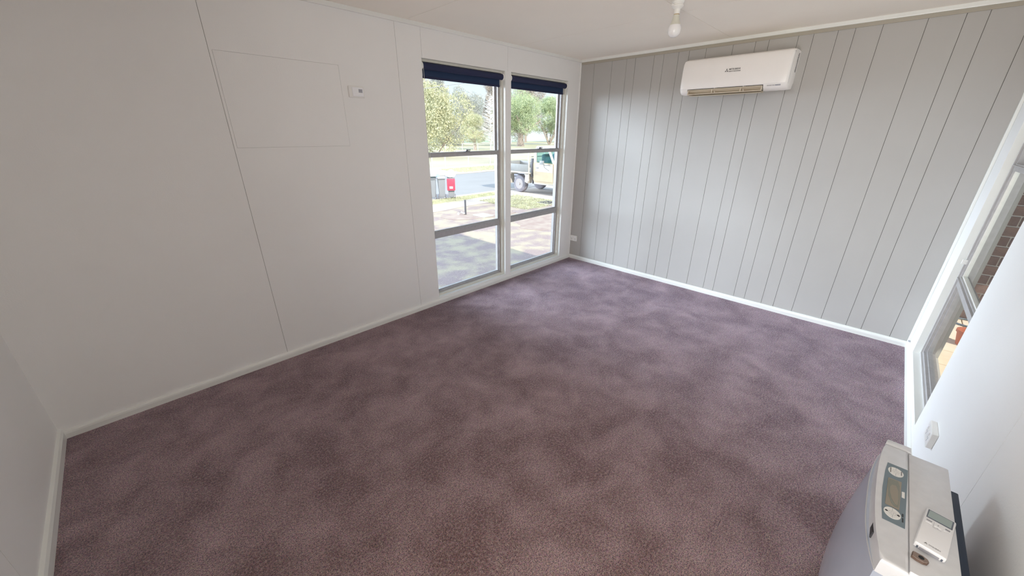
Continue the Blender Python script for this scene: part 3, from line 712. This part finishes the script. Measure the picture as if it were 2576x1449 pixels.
# ------------------------------------------------------------------ street
ZG = -1.0
def ground(name, m, x0, x1, y0, y1, z, label, cat='ground', th=.3):
    return struct(box(name, m, x0, x1, y0, y1, z-th, z), label, cat)
def poly_ground(name, m, pts, z, label, cat='ground', th=.02, kind='structure'):
    bm = bmesh.new(); prism_bm(bm, pts, (z-th, z), lambda u, v, q: (u, v, q)); o = obj(name, bm, m); o['kind'] = kind; o['label'] = label; o['category'] = cat; return o
ground('lawn', M_LAWN, -20, 12.4, 3.0, 11.35, ZG, 'dry front lawn below the windows', 'lawn')
poly_ground('lawn', M_LAWN, [(16.2, 3), (45, 3), (45, 11.2), (16.2, 11.2)], ZG, 'dry lawn beyond the driveway', 'lawn', .3)
ground('driveway', M_CONC, 12.4, 16.2, 3.0, 13.6, ZG, 'pale concrete driveway under the truck', 'driveway')
poly_ground('footpath', M_CONC, [(-20, 10.6), (6, 10.95), (8.9, 11.30), (10.6, 11.35), (12.4, 10.6), (12.4, 12.55), (10.6, 12.50), (8.2, 12.05), (-20, 11.9)], ZG+.012, 'pale footpath crossing in front of the bins', 'footpath', .05)
ground('verge', M_VERGE, -20, 12.4, 11.35, 13.30, ZG+.002, 'grass verge where the bins stand', 'verge')
ground('verge', M_VERGE, 16.2, 60, 11.2, 13.30, ZG+.002, 'grass verge beyond the driveway', 'verge')
ground('kerb', M_CONC, -20, 60, 13.30, 13.62, ZG+.01, 'pale kerb on the near side of the street', 'kerb')
ground('road', M_ROAD, -20, 60, 13.62, 21.2, ZG-.02, 'blue-grey asphalt street', 'road')
ground('kerb', M_CONC, -20, 80, 21.2, 21.7, ZG+.01, 'pale kerb on the far side of the street', 'kerb')
ground('verge', M_VERGE, 17.3, 80, 21.7, 25.0, ZG, 'green strip across the street', 'verge')
ground('driveway', M_CONC, -20, 17.3, 21.7, 25.0, ZG, 'pale crossing across the street opposite the bins', 'driveway')
ground('footpath', M_CONC, -20, 80, 25.0, 26.6, ZG+.002, 'pale footpath beside the wire fence', 'footpath')
ground('park', M_PARK, -60, 220, 26.6, 90, ZG-.01, 'dry park grass beyond the wire fence', 'park')
ground('park', M_PARKG, -60, 320, 90, 240, ZG-.01, 'green sports ground far beyond the park', 'park')
def blob(cx, cy, rx, ry, seed, rot=0, n=90):
    rs = random.Random(seed); ph = [(k, rs.random()*6.28, rs.uniform(.3, 1)/k**.9) for k in range(2, 22)]; P = []
    for i in range(n):
        a = 2*math.pi*i/n; k = 1+.16*sum(w_*math.sin(m_*a+p_) for m_, p_, w_ in ph); x, y = rx*k*math.cos(a), ry*k*math.sin(a)
        P.append((cx+x*math.cos(rot)-y*math.sin(rot), cy+x*math.sin(rot)+y*math.cos(rot)))
    return P
poly_ground('dirt_patch', M_DIRT, blob(8.35, 9.75, 1.25, .62, 3, -.35), ZG+.008, 'bare brown earth round the pipe post', 'earth', .02)
poly_ground('dirt_patch', M_DIRT, blob(9.9, 7.3, 1.9, 1.15, 9, .2), ZG+.006, 'bare brown earth in the lawn seen through the right window', 'earth', .02)
# the rubbed yellow mat of grass, with real blades as one countless mass
def blades(name, region, n, h, m, label, cat, wd=.012, lean=.25):
    (x0, x1), (y0, y1) = region
    v = np.zeros((n, 3, 3)); c = np.stack([rng.uniform(x0, x1, n), rng.uniform(y0, y1, n), np.full(n, ZG-.005)], 1)
    a = rng.uniform(0, math.pi, n); hh = h*rng.uniform(.4, 1.2, n)
    dx = np.stack([np.cos(a), np.sin(a), np.zeros(n)], 1)*wd
    v[:, 0] = c-dx; v[:, 1] = c+dx; v[:, 2] = c+np.stack([rng.normal(0, lean, n)*hh, rng.normal(0, lean, n)*hh, hh], 1)
    o = from_np(name, v.reshape(-1, 3).tolist(), np.arange(3*n).reshape(-1, 3).tolist(), m)
    o['kind'] = 'stuff'; o['label'] = label; o['category'] = cat; return o
M_STRAW = mat('straw_blades', (.66, .57, .44), .9, var=.3, vscale=3)
M_GBLADE = mat('green_blades', (.60, .60, .40), .9, var=.3, vscale=3)
blades('lawn_grass', ((3.0, 12.3), (3.4, 11.0)), 45000, .014, M_STRAW, 'dry straw-coloured grass on the near lawn', 'grass', .006, 2.2)
blades('tall_weeds', ((10.2, 12.5), (9.2, 11.9)), 9000, .055, M_GBLADE, 'pale green weeds beside the driveway and truck', 'weeds', .014, .8)
blades('seed_heads', ((10.4, 12.5), (10.9, 11.9)), 160, .22, M_GBLADE, 'tall thin seed stalks standing along the edge of the driveway', 'weeds', .012, .15)
blades('verge_grass', ((5, 12.3), (12.5, 13.28)), 8000, .06, M_GBLADE, 'green grass of the verge round the bins', 'grass', .012)
blades('far_verge_grass', ((17.4, 34), (21.8, 24.9)), 9000, .08, M_GBLADE, 'green grass of the strip across the street', 'grass', .02)

# pipe post with elbow, cover slab, drain grate
t = thing('pipe_post', 'short dark post with a broken pipe elbow in the bare earth', 'post', (8.06, 10.08, ZG))
bm = bmesh.new(); cyl_bm(bm, (0, 0, 0), (0, 0, .50), .035, .033, 12); obj('post', bm, M_DKMETAL, t, True)
bm = bmesh.new(); tube_bm(bm, [(.0, 0, .05), (-.06, .05, .04), (-.12, .10, .09)], .030, 10); obj('pipe_elbow', bm, M_STEEL, t, True)
bm = bmesh.new(); cyl_bm(bm, (-.19, .15, .0), (-.19, .15, .07), .035, .03, 10); obj('tap_box', bm, M_PLASTIC, t, True)
tag(box('meter_cover', M_SLAB, 8.15, 8.60, 9.25, 9.80, ZG, ZG+.03, bevel=.006), 'pale green rectangular meter cover beside the pipe post', 'cover')
t = thing('drain_grate', 'dark grate in a pale rim in the lawn, left of the grey wall', 'grate', (11.9, 9.6, ZG+.004))
box('rim', M_CONC, -.35, .35, -.35, .35, 0, .02, t); box('recess', M_BLACK, -.28, .28, -.28, .28, .012, .024, t)
for i in range(7): box('bar', M_DKMETAL, -.26+i*.08, -.235+i*.08, -.28, .28, .02, .032, t)

# bins
def bin_(x, y, rz, label, lid, body=M_BIN):
    t = thing('wheelie_bin', label, 'bin', (x, y, ZG+.012), rz, None); t.scale = (.68, .72, 1)
    bm = bmesh.new(); H = .84
    lo = [(-.17, -.19), (.17, -.19), (.17, .17), (-.17, .17)]; hi = [(-.22, -.24), (.22, -.24), (.22, .24), (-.22, .24)]
    a = [bm.verts.new((px, py, .05)) for px, py in lo]; b = [bm.verts.new((px, py, H)) for px, py in hi]
    for i in range(4): bm.faces.new((a[i], a[(i+1) % 4], b[(i+1) % 4], b[i]))
    bm.faces.new(a[::-1]); bm.faces.new(b)
    bmesh.ops.bevel(bm, geom=bm.edges[:], offset=.018, segments=2, affect='EDGES'); obj('body', bm, body, t, True)
    bm = bmesh.new(); box_bm(bm, -.235, .235, -.255, .255, H-.05, H, .01); obj('rim', bm, body, t)
    for sx in (-1, 1):
        bm = bmesh.new(); cyl_bm(bm, (sx*.20, -.22, .10), (sx*.245, -.22, .10), .10, .10, 20); wq = obj('wheel', bm, M_TYRE, t, True)
        bm = bmesh.new(); cyl_bm(bm, (sx*.246, -.22, .10), (sx*.250, -.22, .10), .05, .05, 16); obj('hub', bm, M_RIM, wq, True)
    bm = bmesh.new(); cyl_bm(bm, (-.19, -.29, H-.02), (.19, -.29, H-.02), .016, .016, 10); cyl_bm(bm, (-.18, -.24, H-.04), (-.18, -.29, H-.02), .014, .014, 8); cyl_bm(bm, (.18, -.24, H-.04), (.18, -.29, H-.02), .014, .014, 8); obj('handle', bm, body, t, True)
    if lid == 'red':      # thrown open, hanging down behind
        bm = bmesh.new(); box_bm(bm, -.245, .245, -.345, -.300, .34, H-.02, .02); l = obj('lid', bm, M_RED, t, True)
        bm = bmesh.new(); box_bm(bm, -.16, .16, -.352, -.344, .56, .76, .006); obj('lid_panel', bm, M_RED, l, True)
        bm = bmesh.new(); box_bm(bm, -.10, .10, -.352, -.345, .42, .51, .002); obj('lid_sticker', bm, M_PLASTICW, l)
    else:
        bm = bmesh.new(); box_bm(bm, -.24, .24, -.25, .28, H, H+.035, .014); obj('lid', bm, M_BIND if lid == 'dark' else M_BAG, t, True)
    return t
bin_(9.218, 13.66, R(-38), 'leftmost grey wheelie bin with a dark closed lid on the verge', 'dark')
bin_(9.523, 13.45, R(-30), 'middle grey wheelie bin on the verge with a pale closed lid', 'white')
bin_(9.86, 13.23, R(-36), 'grey wheelie bin with its red lid hanging open at the back', 'red')
def bag(name, label, loc, sc, m):
    bm = bmesh.new(); bmesh.ops.create_icosphere(bm, subdivisions=3, radius=1)
    for v in bm.verts:
        k = 1+.12*math.sin(5*v.co.x+2*v.co.y)+.09*math.sin(7*v.co.z+3*v.co.x); v.co = Vector((v.co.x*sc[0]*k, v.co.y*sc[1]*k, max(-.75, v.co.z)*sc[2]*k))
    return tag(obj(name, bm, m, None, True, loc=loc), label, 'bag')
bag('rubbish_bag', 'white bulging rubbish bag on top of the red-lidded bin', (9.86, 13.23, ZG+.852+.130), (.20, .18, .175), M_BAG)
bag('rubbish_bag', 'small blue and white bag on the lid between the two left bins', (9.40, 13.50, ZG+.889+.052), (.08, .08, .07), M_BLUEBAG)

# wire fences
def fence(name, y, xs, h, label, mesh_sp):
    t = thing(name, label, 'fence', (xs[0], y, ZG)); x0 = xs[0]
    for x in xs:
        bm = bmesh.new(); cyl_bm(bm, (x-x0, 0, -.05), (x-x0, 0, h), .035, .035, 8); obj('post', bm, M_STEEL, t, True)
    bm = bmesh.new(); cyl_bm(bm, (0, 0, h-.03), (xs[-1]-x0, 0, h-.03), .02, .02, 8); obj('top_rail', bm, M_STEEL, t, True)
    vs = []; fs = []; L = xs[-1]-x0; n = int(L/mesh_sp)
    for sgn in (-1, 1):
        for i in range(-int(h/mesh_sp), n+1):
            xa = i*mesh_sp; k = len(vs); r = .0025
            z0, z1 = .05, h-.03; xa0, xa1 = (xa, xa+(z1-z0)) if sgn > 0 else (xa+(z1-z0), xa)
            if min(xa0, xa1) < 0 or max(xa0, xa1) > L: continue
            vs += [(xa0-r, 0, z0), (xa0+r, 0, z0), (xa1+r, 0, z1), (xa1-r, 0, z1)]; fs.append((k, k+1, k+2, k+3))
    o = from_np('wire_mesh', vs, fs, M_STEEL, t); o['kind'] = 'stuff'
fence('wire_fence', 26.9, [15.4, 18.3, 19.6, 22.1, 24.7, 27.3, 29.9, 32.5, 35.1, 37.7, 40.3], 1.10, 'low wire fence along the far footpath', .07)
fence('wire_fence', 44.6, [24+2.9*i for i in range(8)], 1.25, 'second wire fence further back across the park', .12)

# trees
def foliage(name, blobs, n, size, m, parent, droop=0):
    n = int(n*5); size = size*.40
    P = []; tot = sum(b[3]*b[4]*b[5] for b in blobs)
    for (cx, cy, cz, rx, ry, rz) in blobs:
        k = max(30, int(n*rx*ry*rz/tot)); d = rng.normal(size=(k, 3)); d /= np.linalg.norm(d, axis=1)[:, None]
        rr = rng.uniform(.55, 1.0, (k, 1))**.6; lump = 1+.22*np.sin(6*d[:, :1]+cx)*np.cos(5*d[:, 2:]+cy)
        P.append(np.array([cx, cy, cz])+d*rr*lump*np.array([rx, ry, rz]))
    P = np.concatenate(P); k = len(P)
    a = rng.normal(size=(k, 3)); a /= np.linalg.norm(a, axis=1)[:, None]; b = np.cross(a, rng.normal(size=(k, 3))); b /= np.linalg.norm(b, axis=1)[:, None]
    s = size*rng.uniform(.5, 1.2, (k, 1)); a *= s; b *= s*.5
    if droop: b[:, 2] -= droop*s[:, 0]
    V = np.stack([P-a*.5, P+b*.5, P+a*.5, P-b*.5], 1).reshape(-1, 3)
    F = np.arange(4*k).reshape(-1, 4)
    me = bpy.data.meshes.new(name); nv = len(V); nf = len(F)
    me.vertices.add(nv); me.vertices.foreach_set('co', V.astype(np.float32).ravel()); me.loops.add(nf*4); me.loops.foreach_set('vertex_index', F.astype(np.int32).ravel())
    me.polygons.add(nf); me.polygons.foreach_set('loop_start', np.arange(0, nf*4, 4, dtype=np.int32)); me.polygons.foreach_set('loop_total', np.full(nf, 4, dtype=np.int32))
    me.update(calc_edges=True); me.materials.append(m); o = bpy.data.objects.new(name, me); COL.objects.link(o); o.parent = parent
    o['kind'] = 'stuff'; return o
def tree(label, x, y, H, W, kind, crown0=.3, nb=16, n=5000, leaf=.35, droop=0, stems=1, trunk_r=.18, seed=1, group=None, taper=1.0, bark=None):
    rs = random.Random(seed); t = thing('tree', label, 'tree', (x, y, ZG), 0, group)
    bm = bmesh.new()
    for s in range(stems):
        a = 2*math.pi*s/max(1, stems)+rs.random(); sp = 0 if stems == 1 else W*.32
        p = [Vector((0, 0, -.05)), Vector((sp*.35*math.cos(a), sp*.35*math.sin(a), H*crown0*.6)), Vector((sp*math.cos(a), sp*math.sin(a), H*(crown0+.25)))]
        r = trunk_r if stems == 1 else trunk_r*.5
        cyl_bm(bm, p[0], p[1], r, r*.75, 8); cyl_bm(bm, p[1], p[2], r*.75, r*.4, 8)
        for _ in range(5):
            q = p[1].lerp(p[2], rs.random()); d = Vector((rs.uniform(-1, 1), rs.uniform(-1, 1), rs.uniform(.3, 1))).normalized()*W*.4
            cyl_bm(bm, q, q+d, r*.35, r*.1, 6)
    obj('trunk', bm, bark or M_BARK, t, True)
    blobs = []; c0 = H*crown0
    for i in range(nb):
        h = rs.random(); rad = W*.5*math.sin(math.pi*min(1, (.18+.74*h)))*taper; a = rs.random()*2*math.pi; q = rs.random()**.5*rad*.75
        br = W*.5*rs.uniform(.25, .42)
        blobs.append((q*math.cos(a), q*math.sin(a), c0+(H-c0)*(.1+.8*h), br, br, min(br, (H-c0)*.25)))
    foliage('foliage', blobs, n, leaf, M_TREES[kind], t, droop)
    return t
tree('large yellow-green drooping tree at the left of the left window', 25.7, 38.0, 7.5, 10.4, 'yellow', .05, 34, 11000, .42, .5, 2, .25, seed=3)
tree('small round yellow-green tree with a short trunk before the bare tree', 43.1, 50.7, 5.1, 6.0, 'yellow', .24, 18, 4500, .32, 0, 1, .30, seed=5)
tree('broad pale green tree with a thick trunk in the right window', 62.8, 58.8, 10.2, 13.0, 'green', .22, 26, 9000, .55, 0, 1, .85, seed=8)
tree('rounded light green tree forking low at the right of the right window', 77.6, 62.9, 10.2, 9.6, 'green', .30, 22, 7500, .55, 0, 5, .40, seed=11)
tree('tall brown gum tree behind the yellow-green drooping tree', 47, 72, 14.6, 9.0, 'brown', .30, 22, 7000, .55, 0, 1, .3, seed=14)
tree('blue-grey gum tree left of the bare tree', 60, 84, 15.0, 9.0, 'blue', .15, 22, 7000, .6, 0, 1, .3, seed=17)
tree('blue-grey gum tree just behind the small round tree', 72, 90, 14.5, 9.5, 'blue', .15, 22, 7000, .6, 0, 1, .3, seed=19)
tree('brown gum tree right behind the bare tree', 71, 76, 14.8, 8.0, 'brown', .15, 20, 7000, .6, 0, 1, .3, seed=23)
tree('tall brown gum tree above the broad pale green tree', 92, 84, 19.5, 15.0, 'brown', .2, 26, 9000, .7, 0, 1, .4, seed=29)
tree('dark tree at the right edge of the right window', 104, 76, 15.0, 12.0, 'brown', .1, 22, 6000, .7, 0, 1, .4, seed=31)
tree('low dark bush row behind the small round tree', 55, 73, 5.2, 12.0, 'blue', .02, 18, 6000, .5, 0, 1, .2, seed=37)
for i, (x, y, h) in enumerate([(36, 92, 13), (50, 98, 12), (84, 100, 13), (104, 98, 13), (128, 96, 12), (148, 92, 12)]):
    tree('hazy background tree in the far row beyond the park', x, y, h, 16, 'brown' if i % 2 else 'blue', .05, 22, 5000, .8, 0, 1, .3, seed=50+i, group='far row of trees')
def bare_tree():
    t = thing('tree', 'bare white leafless conical tree in front of the gum trees', 'tree', (45.2, 49.1, ZG)); rs = random.Random(2)
    H = 8.4; bm = bmesh.new(); cyl_bm(bm, (0, 0, 0), (0, 0, H*.5), .11, .07, 8); cyl_bm(bm, (0, 0, H*.5), (0, 0, H), .07, .012, 6); obj('trunk', bm, M_BARKP, t, True)
    bm = bmesh.new()
    for i in range(150):
        z = H*(.14+.84*rs.random()); L = ((H-z)*.34+.35)*rs.uniform(.5, 1.15); a = rs.random()*2*math.pi; d = Vector((math.cos(a), math.sin(a), .35)).normalized()
        p = Vector((0, 0, z)); q = p+d*L; cyl_bm(bm, p, q, .040, .016, 4, False)
        for _ in range(6):
            k = p.lerp(q, rs.uniform(.25, 1)); b = a+rs.uniform(-1.1, 1.1); cyl_bm(bm, k, k+Vector((math.cos(b), math.sin(b), rs.uniform(0, .8)))*L*.35, .022, .010, 3, False)
    o = obj('branches', bm, M_BARKP, t); o['kind'] = 'stuff'
bare_tree()
# overhead wires
for i, (a, b, r) in enumerate((((2, 14.0, 2.10), (22, 14.0, 5.9), .012), ((5, 25, 4.6), (60, 25, 9.3), .005))):
    bm = bmesh.new(); pts = [Vector(a).lerp(Vector(b), k/12)-Vector((0, 0, .35*math.sin(math.pi*k/12))) for k in range(13)]; tube_bm(bm, pts, r, 6)
    tag(obj('power_line', bm, M_BADGE, None, True), ('nearer thin black power line crossing the sky in the left window', 'fainter power line lower in the sky of the left window')[i], 'cable')
t = thing('sign_box', 'small white box on a post near the thick tree trunk', 'sign', (57.2, 56.6, ZG))
box('panel', M_PLASTICW, -.5, .5, -.08, .08, .7, 1.9, t, .02); box('post', M_STEEL, -.05, .05, -.05, .05, 0, .7, t); box('mark', M_PRINTD, -.38, -.08, -.10, -.08, 1.25, 1.75, t)

# ------------------------------------------------------------------ truck
def truck():
    XS = 13.2; t = thing('pickup_truck', 'dusty beige single-cab truck with grey drop-side tray on the driveway', 'truck', (XS+.9, 11.5, ZG))
    O = Vector(t.location)
    def B(nm, m, x0, x1, y0, y1, z0, z1, bev=.01, par=None):
        bm = bmesh.new(); box_bm(bm, x0-O.x, x1-O.x, y0-O.y, y1-O.y, z0, z1, bev); return obj(nm, bm, m, par or t, True)
    def P(nm, m, yz, x0, x1, bev=0, par=None):
        bm = bmesh.new(); prism_bm(bm, yz, (x0-O.x, x1-O.x), lambda u, v, q: (q, u-O.y, v))
        if bev: bmesh.ops.bevel(bm, geom=bm.edges[:], offset=bev, segments=2, affect='EDGES')
        return obj(nm, bm, m, par or t, True)
    def wheel(x, y, s):
        bm = bmesh.new(); lathe_bm(bm, (x-O.x, y-O.y, .39), [(.22, -.125), (.33, -.125), (.375, -.10), (.39, -.05), (.39, .05), (.375, .10), (.33, .125), (.22, .125)], axis=(1, 0, 0), seg=36); ty = obj('tyre', bm, M_TYRE, t, True)
        bm = bmesh.new(); xo = x+s*.10; lathe_bm(bm, (x-O.x, y-O.y, .39), [(.235, s*.128), (.225, s*.10), (.18, s*.085), (.10, s*.11), (.06, s*.125), (.055, s*.15), (.02, s*.155)], axis=(1, 0, 0), seg=32); obj('rim', bm, M_RIM, ty, True)
        bm = bmesh.new()
        for i in range(8):
            a = i*math.pi/4; cyl_bm(bm, (x+s*.088-O.x, y+.14*math.cos(a)-O.y, .39+.14*math.sin(a)), (x+s*.106-O.x, y+.14*math.cos(a)-O.y, .39+.14*math.sin(a)), .022, .022, 8)
        obj('rim_holes', bm, M_BLACK, ty)['kind'] = 'stuff'
    wheel(XS+.20, 12.48, -1); wheel(XS+1.62, 12.48, 1); wheel(XS+.20, 9.30, -1); wheel(XS+1.62, 9.30, 1)
    # tray
    B('tray_deck', M_TRUCKW, XS-.02, XS+1.84, 11.72, 14.10, .88, .94)
    B('side_gate', M_TRUCKG, XS-.03, XS+.0, 11.86, 14.10, .965, 1.28, .01); B('side_gate', M_TRUCKG, XS+1.82, XS+1.85, 11.86, 14.10, .965, 1.28)
    B('tail_gate', M_TRUCKG, XS, XS+1.82, 14.08, 14.11, .965, 1.28); B('side_rail', M_TRUCKW, XS-.045, XS-.0, 11.80, 14.10, .885, .955, .008)
    B('under_frame', M_DKMETAL, XS+.45, XS+.55, 9.0, 14.0, .62, .78); B('under_frame', M_DKMETAL, XS+1.27, XS+1.37, 9.0, 14.0, .62, .78)
    for y in (12.05, 12.95, 13.6): B('cross_member', M_TRUCKW, XS+.02, XS+1.8, y, y+.05, .80, .88)
    # headboard frame with bars
    for x in (XS-.02, XS+1.78): B('headboard_post', M_TRUCKW, x, x+.05, 11.80, 11.85, .55, 1.86, .006)
    for z in (1.36, 1.60, 1.82): B('headboard_bar', M_TRUCKW, XS, XS+1.8, 11.80, 11.84, z, z+.035, .006)
    B('headboard_bar', M_TRUCKW, XS+.40, XS+.44, 11.80, 11.84, .95, 1.82, .006); B('headboard_bar', M_TRUCKW, XS+1.36, XS+1.40, 11.80, 11.84, .95, 1.82, .006)
    # mudguard round the rear wheel
    P('mudguard', M_TRUCKW, [(12.02, .86), (12.06, .52), (11.88, .46), (11.80, .86)], XS-.01, XS+.30, 0)
    P('mudguard', M_TRUCKW, [(13.05, .86), (12.98, .40), (13.04, .38), (13.12, .86)], XS-.01, XS+.30, 0)
    B('side_step_frame', M_TRUCKW, XS+.0, XS+.03, 11.78, 11.98, .60, .63, .004); B('side_step_frame', M_TRUCKW, XS+.0, XS+.03, 11.95, 11.98, .60, .88, .004)
    # cab
    P('cab_body', M_TRUCKB, [(11.60, .62), (11.62, 1.40), (10.42, 1.37), (8.75, 1.30), (8.70, .70), (9.0, .55), (10.1, .55), (10.3, .50), (11.5, .50)], XS+.04, XS+1.76, .03)
    P('cab_roof', M_TRUCKW, [(11.60, 1.95), (11.50, 2.08), (10.85, 2.08), (10.66, 1.97), (10.76, 1.92), (11.56, 1.92)], XS+.14, XS+1.66, .012)
    for x in (XS+.075, XS+1.665):
        P('roof_pillar', M_TRUCKW, [(10.72, 1.93), (10.82, 1.93), (10.52, 1.36), (10.42, 1.36)], x, x+.06, .006); P('roof_pillar', M_TRUCKW, [(11.60, 1.93), (11.46, 1.93), (11.44, 1.38), (11.62, 1.38)], x, x+.06, .006)
    P('side_glass', M_CABGLASS, [(11.46, 1.90), (10.82, 1.90), (10.56, 1.38), (11.46, 1.39)], XS+.10, XS+.108); P('side_glass', M_CABGLASS, [(11.46, 1.90), (10.82, 1.90), (10.56, 1.38), (11.46, 1.39)], XS+1.69, XS+1.698)
    bm = bmesh.new(); vs = [bm.verts.new(Vector(p)-O+Vector((0, 0, O.z))) for p in ((XS+.16, 10.80, 1.92), (XS+1.64, 10.80, 1.92), (XS+1.66, 10.46, 1.37), (XS+.14, 10.46, 1.37))]; bm.faces.new(vs)
    r = bmesh.ops.extrude_face_region(bm, geom=bm.faces[:]); bmesh.ops.translate(bm, vec=(0, -.008, 0), verts=[g for g in r['geom'] if isinstance(g, bmesh.types.BMVert)]); obj('windscreen', bm, M_CABGLASS, t)
    d = P('door', M_TRUCKB, [(11.44, .60), (11.47, .75), (11.47, 1.37), (10.45, 1.36), (10.42, .60)], XS+.022, XS+.045, .008)
    P('door_upper', M_TRUCKW, [(11.44, 1.02), (11.46, 1.36), (10.46, 1.35), (10.45, 1.00)], XS+.014, XS+.024, .004, d)
    B('door_handle', M_DKMETAL, XS+.0, XS+.024, 11.26, 11.40, 1.16, 1.19, .004, d); B('door_groove', M_DKMETAL, XS+.018, XS+.023, 10.46, 11.44, 1.215, 1.222, 0, d)
    # mirror on bent arms
    bm = bmesh.new(); tube_bm(bm, [(XS+.03-O.x, 10.62-O.y, 1.33), (XS-.14-O.x, 10.78-O.y, 1.30), (XS-.16-O.x, 10.86-O.y, 1.42)], .010, 8); tube_bm(bm, [(XS+.03-O.x, 10.66-O.y, 1.08), (XS-.13-O.x, 10.80-O.y, 1.22), (XS-.16-O.x, 10.84-O.y, 1.35)], .010, 8); ma = obj('mirror', bm, M_DKMETAL, t, True)
    B('mirror_head', M_TRUCKG, XS-.22, XS-.16, 10.80, 11.02, 1.34, 1.50, .01, ma)
    # sill, guard, bonnet, front
    B('sill', M_TRUCKW, XS+.06, XS+.14, 10.2, 11.55, .46, .56, .01); B('fuel_tank', M_DKMETAL, XS+.35, XS+.8, 10.6, 11.9, .42, .62)
    P('front_guard', M_TRUCKW, [(10.30, .58), (10.36, 1.22), (8.72, 1.16), (8.72, .80), (8.86, .80), (8.98, .98), (9.30, 1.04), (9.62, .98), (9.76, .66), (9.80, .58)], XS+.0, XS+.05, .006)
    B('bumper', M_STEEL, XS+.05, XS+1.75, 8.52, 8.64, .52, .74, .02); B('seat', M_SEAT, XS+.30, XS+.75, 11.10, 11.36, 1.05, 1.74, .07); B('seat', M_SEAT, XS+1.05, XS+1.5, 11.10, 11.36, 1.05, 1.74, .07)
    B('air_intake', M_DKMETAL, XS+.06, XS+.14, 11.66, 11.76, .75, 1.55, .01)
truck()
